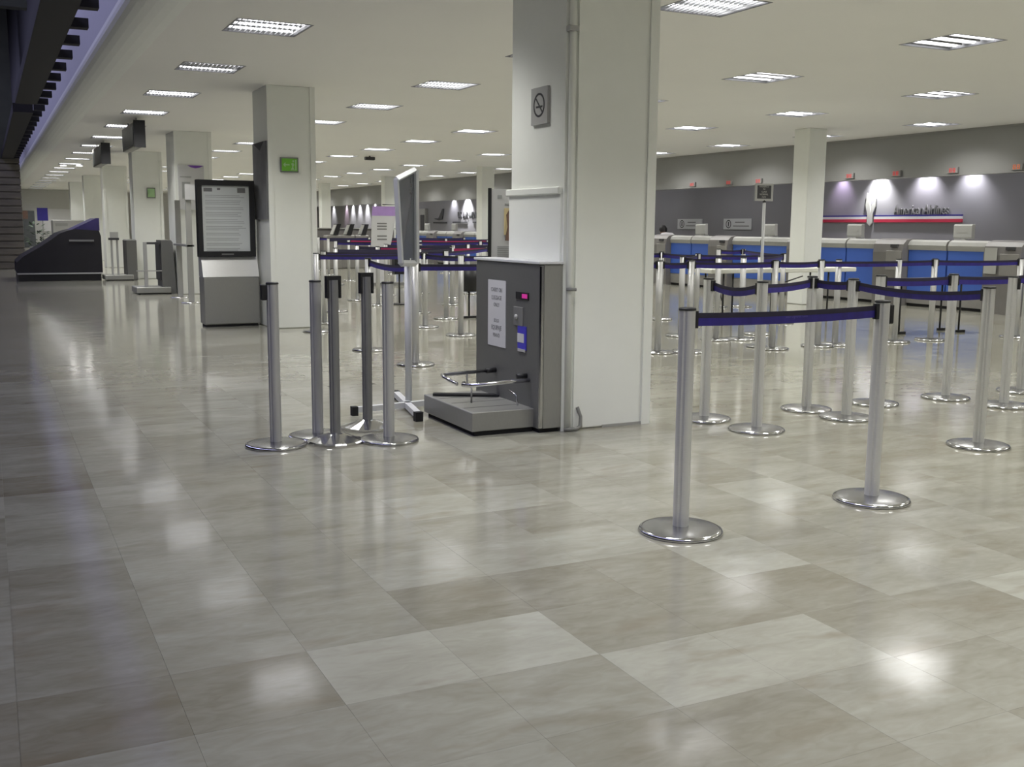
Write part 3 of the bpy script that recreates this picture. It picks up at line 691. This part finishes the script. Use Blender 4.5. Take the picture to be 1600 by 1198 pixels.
# ================================================================== CHECK-IN COUNTERS along X = 14.05
CX = 14.05
pods = [8.8, 11.2, 13.5, 15.75, 18.25, 20.5, 22.85, 25.2, 27.55, 29.9, 32.25, 34.6, 36.95, 39.3]
podn = ['pod at the right edge beyond the picture', 'rounded grey pod with a white sheet at the right picture edge', 'rounded grey pod with a dark slot under the wall lettering', 'rounded grey pod hidden behind the white column', 'rounded grey pod between the two white wall notices and the pole sign', 'rounded grey pod where the seated person shows']
for i, y in enumerate(pods):
    lb = podn[i] if i < 6 else 'far grey counter pod, number %s beyond the seated person' % ['one', 'two', 'three', 'four', 'five', 'six', 'seven', 'eight'][i-6]
    t = thing('counter_pod', lb, 'counter', (CX, y, 0), 0, 'grey pods between the check-in counters')
    h = .33
    prof = [(13.93, .0), (13.90, .9), (13.92, 1.04), (13.99, 1.11), (14.12, 1.135), (14.45, 1.12), (14.45, 0)]
    MB().prism(prof, 2*h, axis='y', o0=y-h).build('shell', 'podg', t, True)
    MB().box(13.885, 13.93, y-h+.10, y-h+.26, .985, 1.04, bev=.004).build('slot', 'dkink', t, True)
    MB().box(13.895, 13.93, y-h+.02, y+h-.30, .60, .93, bev=.006).build('front_plate', 'cgreyd', t, True)
    if i == 1: MB().box(13.874, 13.884, y+.07, y+.29, .62, 1.02).build('white_sheet', 'plastic', t, True)
cl = ['blue-fronted counter at the right, before the end of the logo stripe', 'blue-fronted counter below the middle of the wall lettering', 'blue-fronted counter beside the white column', 'blue-fronted counter below the right white wall notice', 'blue-fronted counter below the left white wall notice', 'blue-fronted counter left of the seated person']
ci = 0
for i in range(len(pods)-1):
    a, b = pods[i]+.335, pods[i+1]-.335
    lb = (['blue-fronted counter beyond the right picture edge']+cl)[i] if i < 7 else 'far blue-fronted counter, number %s beyond the seated person' % ['one', 'two', 'three', 'four', 'five', 'six', 'seven'][i-7]
    t = thing('check_in_counter', lb, 'counter', (CX+.3, (a+b)/2, 0), 0, 'blue-fronted check-in counters')
    MB().box(CX+.03, CX+.45, a, b, 0, .05).build('plinth', 'rubber', t, True)
    MB().box(CX, CX+.45, a, b, .05, .26).build('kick_panel', 'cgreyd', t, True)
    mid = (a+b)/2
    for u, v in ((a, mid-.01), (mid+.01, b)): MB().box(CX-.008, CX+.04, u+.006, v-.006, .265, .950, bev=.003).build('blue_panel', 'blue', t, True)
    MB().box(CX+.03, CX+.45, a, b, .26, .95).build('carcass', 'cgreyd', t, True)
    for u, v in ((a, mid-.02), (mid+.02, b)):
        MB().prism([(CX-.02, .95), (CX-.03, 1.03), (CX+.0, 1.09), (CX+.06, 1.12), (CX+.45, 1.11), (CX+.45, .95)], v-u, axis='y', o0=u).build('upstand', 'cgrey', t, True)
# monitors standing on the counters
mons = [(12.30, 'pale monitor at the right, under the end of the logo stripe'), (14.72, 'pale monitor under the left of the logo stripe'), (17.10, 'pale monitor partly behind the pole of the black sign'), (19.42, 'pale monitor in front of the left white wall notice'),
        (21.7, 'pale monitor hidden behind the nearest column'), (33.4, 'far pale monitor right of the far grey pods'), (35.9, 'far pale monitor under the dark tail-fin logo'), (38.2, 'far pale monitor with a bright sheet, beside the frame stand')]
for y, lb in mons:
    t = thing('monitor', lb, 'monitor', (14.35, y, 1.115), 0, 'monitors on the check-in counters')
    MB().box(-.10, .10, -.12, .12, 0, .02).box(-.03, .03, -.03, .03, .02, .06).build('stand', 'plastic', t)
    MB().prism([(-.04, .03), (-.05, .06), (-.05, .24), (-.03, .262), (.02, .262), (.03, .03)], .36, axis='y', o0=-.18).build('casing', 'cgrey', t)
    MB().box(-.034, .024, -.175, .175, .262, .268).build('top_edge', 'mullion', t)
    MB().box(-.054, -.049, -.10, .10, .13, .16).build('vent', 'cgrey', t)
# notices on the wall
for (ya, yb), lb, bar_ in (((22.05, 23.10), 'left white notice with a prohibition symbol on the grey wall', 0), ((20.10, 21.16), 'right white notice with a prohibition symbol on the grey wall', 1)):
    t = thing('wall_notice', lb, 'sign', (16.28, (ya+yb)/2, 1.39))
    MB().box(16.275, 16.299, ya, yb, 1.262, 1.522).build('board', 'mullion', t, True)
    mb = MB(); N = 28; cy, cz = yb-.20, 1.39
    for i in range(N):
        a0, a1 = 2*PI*i/N, 2*PI*(i+1)/N
        mb.prism([(cy+.10*math.cos(a0), cz+.10*math.sin(a0)), (cy+.10*math.cos(a1), cz+.10*math.sin(a1)), (cy+.08*math.cos(a1), cz+.08*math.sin(a1)), (cy+.08*math.cos(a0), cz+.08*math.sin(a0))], .003, axis='x', o0=16.271)
    mb.box(16.271, 16.274, cy-.018, cy+.018, cz-.055, cz+.055)
    mb.build('symbol', 'dkink', t, True)
    mb = MB().box(16.271, 16.274, ya+.25, yb-.45, 1.425, 1.445).box(16.271, 16.274, ya+.08, yb-.38, 1.335, 1.355); mb.build('text_lines', 'ink', t, True)
# logo stripe with eagle-like emblem and lettering
lg = thing('logo_stripe', 'blue, white and red stripe with two rows of letters and a winged emblem', 'sign', (16.28, 16, 1.5))
for nm, m, z0, z1 in (('blue_band', 'stripeblue', 1.545, 1.575), ('white_band', 'paper', 1.495, 1.545), ('red_band', 'red', 1.43, 1.495)):
    MB().box(16.27, 16.299, 14.03, 16.22, z0, z1).box(16.27, 16.299, 16.42, 18.6, z0, z1).build(nm, m, lg, True)
eg = [(16.32, 1.36), (16.26, 1.42), (16.25, 1.62), (16.19, 1.74), (16.18, 1.90), (16.30, 1.76), (16.32, 1.60), (16.35, 1.84), (16.43, 2.03), (16.46, 1.78), (16.40, 1.60), (16.40, 1.42)]
MB().prism(eg, .03, axis='x', o0=16.26).build('emblem', 'plastic', lg, True)
text('lettering', 'AmericanAirlines', .27, 'ink', lg, (16.285, 15.03, 1.665), NEGX, .012, sx=.72)
# far logos
uf = thing('tail_fin_logo', 'dark tail-fin logo over a dark word on the far wall', 'sign', (16.28, 39.3, 1.6))
MB().prism([(40.0, 1.58), (39.9, 1.60), (39.55, 1.60), (39.15, 1.97), (38.98, 1.97), (39.15, 1.56), (39.5, 1.52)], .02, axis='x', o0=16.27).build('fin', 'dkink', uf, True)
MB().box(16.27, 16.29, 38.7, 40.1, 1.40, 1.46).build('word_bar', 'dkink', uf, True)
ua = thing('far_lettering', 'dark airline lettering with underline on the far wall', 'sign', (16.28, 37, 1.7))
text('lettering', 'US AIRWAYS', .36, 'dkink', ua, (16.285, 36.65, 1.70), NEGX, .01, sx=.95)
MB().box(16.27, 16.29, 36.7, 38.1, 1.42, 1.47).box(16.27, 16.29, 35.0, 36.2, 1.42, 1.47).build('underline', 'dkink', ua, True); 
dp = thing('door_display', 'tan and dark cabinet doorway in the far wall beside the frame stand', 'cabinet', (16.2, 41.5, 0))
MB().box(16.18, 16.299, 40.75, 42.6, .0, 2.0).build('carcass', 'cgrey', dp, True); MB().box(16.16, 16.18, 41.5, 42.4, .1, 1.75).build('door', 'tan', dp, True); MB().box(16.16, 16.18, 40.85, 41.25, .1, 1.75).build('door', 'dkink', dp, True)
# hanging LED number displays under the bulkhead
leds = [(18.0+4.6-.2, 'red'), ]
for px_y, m, lb in ((20.35, 'ledred', 'faint red number display, leftmost on the bulkhead'), (19.0, 'ledred', 'red number display on the bulkhead, left of the pole sign'), (18.0, 'ledred', 'red number display on the bulkhead above the pole sign'),
                    (15.35, 'ledred', 'red number display on the bulkhead, first right of the column'), (14.2, 'ledred', 'red number display on the bulkhead above the bright downlight'), (12.95, 'ledred', 'red number display on the bulkhead over the lettering'), (11.70, 'ledorange', 'orange number display at the right picture edge')):
    t = thing('number_display', lb, 'display', (14.73, px_y, 2.25), 0, 'small number displays along the bulkhead')
    MB().box(14.705, 14.749, px_y-.11, px_y+.11, 2.235, 2.335, bev=.004).build('case', 'bulk', t, True)
    mb = MB()
    for q in (-.04, .035):
        mb.box(14.700, 14.705, px_y+q-.022, px_y+q+.022, 2.31, 2.318).box(14.700, 14.705, px_y+q-.022, px_y+q+.022, 2.28, 2.288).box(14.700, 14.705, px_y+q-.022, px_y+q+.022, 2.25, 2.258).box(14.700, 14.705, px_y+q+.016, px_y+q+.023, 2.25, 2.318).box(14.700, 14.705, px_y+q-.023, px_y+q-.016, 2.25, 2.318)
    mb.build('lit_digits', m, t, True)

# ================================================================== PERSON behind the counter
def skin(name, verts, edges, radii, m, parent, root=0, lv=2):
    me = bpy.data.meshes.new(name); me.from_pydata(verts, edges, []); me.materials.append(M[m])
    o = link(name, me, parent); sk = o.modifiers.new('Skin', 'SKIN'); sk.use_smooth_shade = True
    me.skin_vertices.new() if not me.skin_vertices else None
    for i, r in enumerate(radii):
        r = r if isinstance(r, tuple) else (r, r); me.skin_vertices[0].data[i].radius = r; me.skin_vertices[0].data[i].use_root = (i == root)
    sb = o.modifiers.new('Sub', 'SUBSURF'); sb.levels = lv; sb.render_levels = lv; return o
PX, PY = 15.02, 21.80
pe = thing('person', 'person with short black hair and white shirt seated behind the counter', 'person', (PX, PY, 0), PI/2)
# local frame: +x is forward (turned to world +Y), y left, z up
V = [(0, 0, .50), (0, 0, .66), (.02, 0, .84), (.05, 0, .99), (.09, 0, 1.07), (.12, 0, 1.14), (.13, 0, 1.23), (.13, 0, 1.29)]
E_ = [(i, i+1) for i in range(7)]; R_ = [(.15, .12), (.14, .11), (.16, .12), (.13, .09), (.055, .055), (.062, .07), (.085, .072), (.07, .06)]
for s_ in (1, -1):
    b = len(V)
    V += [(.04, .17*s_, .97), (.10, .22*s_, .76), (.33, .15*s_, .74), (.40, .14*s_, .745)]; E_ += [(3, b), (b, b+1), (b+1, b+2), (b+2, b+3)]; R_ += [.062, .045, .034, .036]
    for q, (dy, ln) in enumerate(((-.03, .085), (-.01, .095), (.01, .09), (.03, .07))):
        c = len(V); V += [(.40+ln*.6, .14*s_+dy, .745), (.40+ln, .14*s_+dy*1.1, .728)]; E_ += [(b+3, c), (c, c+1)]; R_ += [.010, .008]
    c = len(V); V += [(.42, .14*s_-.045*s_, .74), (.45, .14*s_-.06*s_, .735)]; E_ += [(b+3, c), (c, c+1)]; R_ += [.011, .009]
    b = len(V); V += [(.05, .10*s_, .50), (.42, .12*s_, .50), (.42, .12*s_, .09), (.53, .12*s_, .05)]; E_ += [(0, b), (b, b+1), (b+1, b+2), (b+2, b+3)]; R_ += [.085, .062, .042, .038]
skin('body', V, E_, R_, 'skin', pe)
sv = [(0, 0, .56), (0, 0, .72), (-.06, 0, .94), (-.09, 0, 1.085), (.02, 0, 1.12)]; se = [(0, 1), (1, 2), (2, 3), (3, 4)]; sr = [(.17, .14), (.165, .13), (.185, .14), (.15, .11), (.075, .075)]
for s_ in (1, -1):
    b = len(sv); sv += [(-.08, .16*s_, 1.10), (.09, .22*s_, .84)]; se += [(3, b), (b, b+1)]; sr += [.080, .068]
skin('shirt', sv, se, sr, 'shirt', pe)
hr = MB(); vs = []
for a in range(9):
    th = a/8*PI*.62
    for i in range(20):
        ph = 2*PI*i/20; rr_ = .105+.006*math.sin(i*3.1+a)
        fx = math.cos(ph); cut = 1.0 if fx < .3 else .80
        vs.append((.125+rr_*1.05*math.sin(th*cut)*fx, rr_*.90*math.sin(th*cut)*math.sin(ph), 1.235+rr_*1.12*math.cos(th*cut)))
fs = [(a*20+i, a*20+(i+1) % 20, (a+1)*20+(i+1) % 20, (a+1)*20+i) for a in range(8) for i in range(20)]
hr._add(vs, fs, 0, True); hr.build('hair', 'hair', pe)
MB().lathe([(.004, -.012), (.014, -.006), (.012, .01), (.003, .035)], .222, 0, 8).shift(0, 0, 1.205).build('nose', 'skin', pe)
for s_ in (1, -1): MB().lathe([(.002, -.008), (.009, 0), (.002, .008)], .208, .033*s_, 8).shift(0, 0, 1.235).build('eye', 'dkink', pe)
MB().box(.205, .214, -.022, .022, 1.165, 1.173).build('mouth', 'brownp', pe)
ch = thing('office_chair', 'dark office chair under the seated person, mostly hidden', 'chair', (PX, PY-.02, 0))
MB().box(-.23, .23, -.23, .23, .36, .42, bev=.02).build('seat', 'trouser', ch); MB().tube([(0, 0, .05), (0, 0, .36)], .03).build('post', 'black', ch)
MB().box(-.2, .2, -.28, -.24, .45, .85, bev=.015).build('backrest', 'trouser', ch)
for k in range(5):
    a = 2*PI*k/5; MB().tube([(0, 0, .05), (.26*math.cos(a), .26*math.sin(a), .03)], .018).build('leg', 'black', ch)

# ================================================================== LEFT HALL OBJECTS
# covered machine
mc = thing('covered_machine', 'big machine under a black cover with a sloping outline, far left', 'machine', (1.45, 26.8, 0))
MB().box(.58, 2.31, 25.85, 27.9, 0, .155).build('base', 'black', mc, True)
MB().box(.565, 2.33, 25.79, 27.95, .155, .185).build('metal_strip', 'signgrey', mc, True)
prof = [(.56, .185), (.565, .42), (.70, .55), (1.05, .76), (1.30, .93), (1.47, 1.06), (1.66, 1.13), (1.80, 1.16), (2.30, 1.13), (2.335, 1.0), (2.34, .185)]
MB().prism(prof, 2.1, axis='y', o0=25.82).build('cover', 'cover', mc, True)
MB().prism([(1.72, 1.14), (2.26, 1.41), (2.32, 1.41), (2.32, 1.13)], 1.6, axis='y', o0=25.9).build('cover_peak', 'coverblue', mc, True)
MB().box(1.66, 2.18, 25.79, 25.825, .885, .925).build('handle_bar', 'ink', mc, True)
# two scales by the columns further back
def far_scale(x, y, label, style):
    t = thing('luggage_scale', label, 'scale', (x, y, 0))
    MB().box(-.62, .0, -.35, .35, .02, .13, bev=.01).build('platform', 'steelh', t); MB().box(-.55, 0, -.32, .32, 0, .02).build('foot', 'rubber', t)
    if style == 0:
        MB().prism([(-.15, .13), (-.15, .99), (.03, .99), (.06, .95), (.10, .0), (-.10, 0)], .60, axis='y', o0=-.30).build('cabinet', 'steeld', t)
        MB().box(-.18, -.15, -.26, .26, .25, .95).build('front_plate', 'dkink', t)
        MB().box(-.46, -.40, -.30, -.24, .13, .955).build('post', 'signgrey', t)
        MB().box(-.40, -.15, -.295, -.25, .915, .955).build('rail', 'dkink', t)
        MB().box(-.60, -.15, -.31, -.29, .42, .44).build('rail', 'signgrey', t)
    else:
        MB().box(-.14, .10, -.30, .30, 0, .93, bev=.02).build('cabinet', 'steeld', t)
        for q in (-.46, -.34): MB().box(q, q+.04, -.30, -.24, .13, .92).build('post', 'signgrey', t)
        MB().box(-.50, -.28, -.33, -.2, .92, .97).build('tray', 'dkink', t)
        MB().box(-.46, -.29, -.30, -.22, .97, 1.10).build('leaflet_holder', 'plastic', t)
    return t
far_scale(3.03, 20.75, 'grey scale with an open post frame beside the poster column', 0)
far_scale(2.98, 25.95, 'grey scale with twin posts right of the black covered machine', 1)
# tall double post stand
for x, y, lb in ((3.07, 19.5, 'tall grey flat post left of the totem, the farther of two'), (3.03, 17.9, 'tall grey flat post left of the totem, the nearer of two')):
    pass
ds = thing('leaflet_stand', 'tall stand of two grey flat posts holding a white sheet', 'display stand', (3.0, 18.6, 0))
for x, y in ((3.02, 19.3), (2.98, 17.95)):
    MB().box(x-.045, x+.045, y-.02, y+.02, .02, 1.70).build('post', 'cgrey', ds, True); MB().lathe([(.17, 0), (.17, .012), (.05, .02)], x, y, 24).build('base', 'chrome', ds, True)
MB().box(2.93, 3.05, 17.93, 19.32, .92, .95).build('cross_bar', 'ink', ds, True)
MB().box(2.93, 3.12, 17.90, 17.925, 1.68, 1.93).build('white_sheet', 'paper', ds, True)
# poster on column 3
po = thing('column_poster', 'pale poster with a purple arc at its top on the third column', 'poster', (3.4, 20.17, 1.97))
MB().box(3.19, 3.65, 20.165, 20.183, 1.55, 2.35).build('sheet', 'paper', po, True)
MB().prism([(3.36, 2.35), (3.42, 2.315), (3.50, 2.30), (3.58, 2.315), (3.65, 2.35)], .004, axis='y', o0=20.160).build('arc', 'purple', po, True)
mb = MB().box(3.22, 3.42, 20.161, 20.164, 2.13, 2.15).box(3.25, 3.40, 20.161, 20.164, 1.75, 2.05); mb.build('printed_blocks', 'inkl', po, True)
# green signs
gs = thing('exit_sign', 'bright green exit sign with arrow and running figure', 'sign', (3.385, 13.03, 2.02))
MB().box(3.272, 3.499, 13.018, 13.034, 1.925, 2.105, bev=.004).build('plate', 'ink', gs, True)
MB().box(3.290, 3.482, 13.012, 13.018, 1.940, 2.090).build('green_face', 'green', gs, True)
mb = MB().prism([(3.305, 2.015), (3.335, 2.045), (3.335, 2.023), (3.385, 2.023), (3.385, 2.007), (3.335, 2.007), (3.335, 1.985)], .002, axis='y', o0=13.009)
mb.box(3.40, 3.47, 13.009, 13.011, 1.95, 1.957).box(3.455, 3.47, 13.009, 13.011, 1.957, 2.075).prism([(3.40, 1.96), (3.42, 1.99), (3.405, 2.03), (3.43, 2.04), (3.445, 2.02), (3.43, 1.99), (3.44, 1.96)], .002, axis='y', o0=13.009).box(3.422, 3.442, 13.009, 13.011, 2.048, 2.070)
mb.build('symbols', 'greenl', gs, True)
g2 = thing('green_sign', 'small dull green sign on the fourth column', 'sign', (3.53, 26.33, 2.0))
MB().box(3.44, 3.63, 26.32, 26.334, 1.89, 2.13).build('plate', 'ink', g2, True); MB().box(3.455, 3.615, 26.314, 26.32, 1.91, 2.11).build('green_face', 'greenl', g2, True)
# picture on column 2 left face
pc = thing('wall_picture', 'tall grey landscape picture on the side of the exit-sign column', 'picture', (3.12, 13.45, 1.5))
MB().box(3.118, 3.138, 13.12, 13.82, 1.35, 2.30).build('sheet', 'darkpic', pc, True)
MB().prism([(13.2, 2.30), (13.75, 2.30), (13.42, 2.20)], .004, axis='x', o0=3.113).build('dark_peak', 'dkink', pc, True)
# hanging boxes
for y0, y1, lb in ((17.85, 19.5, 'nearer hanging display box with a dark end, under the ceiling edge'), (23.1, 25.1, 'farther hanging display box with a dark end, under the ceiling edge')):
    t = thing('hanging_display', lb, 'display', (2.25, (y0+y1)/2, CH-.25), 0, 'display boxes hanging from the ceiling')
    MB().box(2.18, 2.33, y0, y1, 2.50, 2.88, bev=.01).build('housing', 'cgreyd', t, True)
    MB().box(2.17, 2.345, y0-.03, y0, 2.48, 2.90).build('end_panel', 'rubber', t, True)
    MB().box(2.172, 2.18, y0+.1, y1-.1, 2.53, 2.80).build('face', 'screen', t, True)
    for yy in (y0+.3, y1-.3): MB().tube([(2.255, yy, 2.87), (2.255, yy, CH+.003)], .015).build('hanger', 'signgrey', t, True)

# ================================================================== FAR CLUTTER ON THE LEFT
fc = thing('white_kiosk', 'white kiosk block beyond the black covered machine', 'kiosk', (3.0, 46, 0))
MB().box(2.35, 4.0, 45.4, 46.4, 0, 1.42, bev=.02).build('body', 'plastic', fc, True); MB().box(2.45, 2.9, 45.38, 45.4, 1.18, 1.3).build('grey_label', 'cgrey', fc, True)
fp = thing('purple_sign', 'small dark purple sign at the far left end of the hall', 'sign', (2.3, 50.5, 1.6))
MB().box(2.02, 2.45, 50.45, 50.50, 1.40, 1.95).build('panel', 'navyp', fp, True); MB().tube([(2.23, 50.52, 0), (2.23, 50.52, 1.5)], .03).build('pole', 'cgrey', fp, True)
for i, (x, y, h, m, lb) in enumerate(((1.75, 47, 1.25, 'leaf', 'green leafy plant at the far left end of the hall'), (1.95, 44.5, .95, 'leafd', 'dark low plant beside the white kiosk'))):
    t = thing('potted_plant', lb, 'plant', (x, y, 0))
    MB().lathe([(.16, 0), (.22, .35), (.20, .35), (.15, .3)], n=16).build('pot', 'cgrey', t)
    mb = MB(); rnd = random.Random(i)
    for k in range(60):
        a = rnd.uniform(0, 2*PI); q = rnd.uniform(.05, .35); z = rnd.uniform(.35, h); L_ = rnd.uniform(.15, .3)
        c = Vector((q*math.cos(a), q*math.sin(a), z)); d = Vector((math.cos(a), math.sin(a), rnd.uniform(-.3, .8))).normalized()*L_; w = Vector((-math.sin(a), math.cos(a), 0))*.05
        mb.quad(c, c+d*.5+w, c+d, c+d*.5-w)
    o = mb.build('foliage', m, t); o['kind'] = 'stuff'
sh = thing('shop_front', 'pale shop front with shelves closing the far left end of the hall', 'shop front', (3, 58, 0))
MB().box(1.2, 6.2, 58, 58.3, 0, 2.95).build('facade', 'plastic', sh, True); MB().box(1.3, 2.2, 57.97, 58, .1, 1.9).build('display_window', 'screen', sh, True); MB().box(2.5, 4.2, 57.97, 58, .9, 2.0).build('poster', 'paper', sh, True); MB().box(1.3, 1.9, 57.94, 57.97, 1.5, 1.9).build('red_board', 'brownp', sh, True)
for x, y in ((2.10, 33.4), (2.52, 33.3)):
    t = thing('round_downlight', 'round bright downlight in the far ceiling, %s one' % ('left' if x < 2.3 else 'right'), 'ceiling light', (x, y, CH-.02))
    MB().lathe([(.10, -.008), (.10, .02)], n=16).build('rim', 'mullion', t); MB().lathe([(.08, -.012), (.08, -.008)], n=16).build('lens', 'lampglow', t)
# roll-up banner with lilac head
rb_ = thing('roll_up_banner', 'tall narrow banner with a lilac top and dark lettering', 'banner', (7.7, 21.9, 0))
MB().prism([(7.40, .06), (7.72, .06), (8.06, 1.70), (7.48, 1.70)], .01, axis='y', o0=21.9).build('sheet', 'paper', rb_, True)
MB().prism([(7.46, 1.50), (8.02, 1.50), (8.06, 1.70), (7.48, 1.70)], .004, axis='y', o0=21.894).build('lilac_head', 'lilac', rb_, True)
MB().tube([(8.10, 21.93, .05), (8.10, 21.93, 1.74), (7.72, 21.93, 1.74)], .012).build('support_pole', 'dkink', rb_, True); MB().box(7.35, 8.15, 21.8, 22.05, 0, .06).build('foot', 'alud', rb_, True)
mb = MB()
for z in (1.32, 1.26, 1.20, 1.05, .98): mb.box(7.58, 7.80, 21.894, 21.898, z, z+.03)
mb.build('lettering', 'ink', rb_, True)
# three slanted self-service kiosks
for i, (x, y) in enumerate(((9.30, 30.9), (9.78, 31.1), (10.30, 31.3))):
    t = thing('self_service_kiosk', '%s of the three slanted grey kiosks beyond the belt maze' % ['leftmost', 'middle', 'rightmost'][i], 'kiosk', (x, y, 0), 0, 'self-service kiosks')
    MB().box(-.22, .22, -.15, .25, 0, 1.0, bev=.02).build('body', 'cgreyd', t)
    MB().prism([(-.03, 1.0), (.12, 1.0), (.22, 1.33), (.09, 1.33)], .3, axis='y', o0=-.15).build('screen_head', 'black', t)
    MB().prism([(-.05, 1.02), (-.03, 1.02), (.09, 1.31), (.07, 1.31)], .28, axis='y', o0=-.14).build('screen', 'plastic', t)
cb = thing('service_desk', 'long grey service desk behind the three slanted kiosks', 'desk', (10.6, 33, 0))
MB().box(9.1, 11.8, 32.4, 33.1, 0, 1.18, bev=.02).build('body', 'podg', cb, True); MB().box(9.05, 11.85, 32.35, 33.15, 1.18, 1.21).build('top', 'cgrey', cb, True)
# black bins / hanging black boxes
bi = thing('black_bin', 'black tapered bin on a thin pedestal beside the steel scale', 'bin', (6.06, 13.6, 0))
MB().lathe([(.13, .38), (.17, .70), (.16, .70), (.12, .40)], n=16).build('bucket', 'black', bi); MB().tube([(0, 0, .02), (0, 0, .40)], .014).build('pedestal', 'black', bi); MB().box(-.14, .18, -.03, .03, 0, .03).build('foot', 'black', bi)
b2 = thing('black_bin', 'small square black bin behind the belts left of the scale', 'bin', (6.05, 16.4, 0))
MB().box(-.10, .10, -.08, .08, .50, .86, bev=.01).build('bucket', 'black', b2); MB().tube([(0, 0, .02), (0, 0, .52)], .014).build('pedestal', 'black', b2); MB().lathe([(.15, 0), (.15, .02)], n=16).build('foot', 'black', b2)
# white draped panel in front of the far counters
wp = thing('white_screen', 'white rounded board standing before the far blue counters', 'board', (13.2, 34.9, 0))
MB().prism([(13.0, .72), (13.14, .58), (13.32, .70), (13.42, 1.06), (13.40, 1.18), (13.06, 1.18)], .04, axis='y', o0=34.9).build('board', 'paper', wp, True); MB().tube([(13.2, 34.92, 0), (13.2, 34.92, .7)], .02).build('leg', 'signgrey', wp, True); MB().lathe([(.2, 0), (.2, .02)], 13.2, 34.92, 16).build('foot', 'signgrey', wp, True)
# small ceiling camera
sm = thing('ceiling_camera', 'small dark device on the ceiling among the far lights', 'camera', (8.45, 24.9, CH))
MB().box(-.12, .12, -.06, .06, -.10, -.02, bev=.01).build('body', 'dkink', sm); MB().tube([(0, 0, -.03), (0, 0, .003)], .02).build('mount', 'dkink', sm)
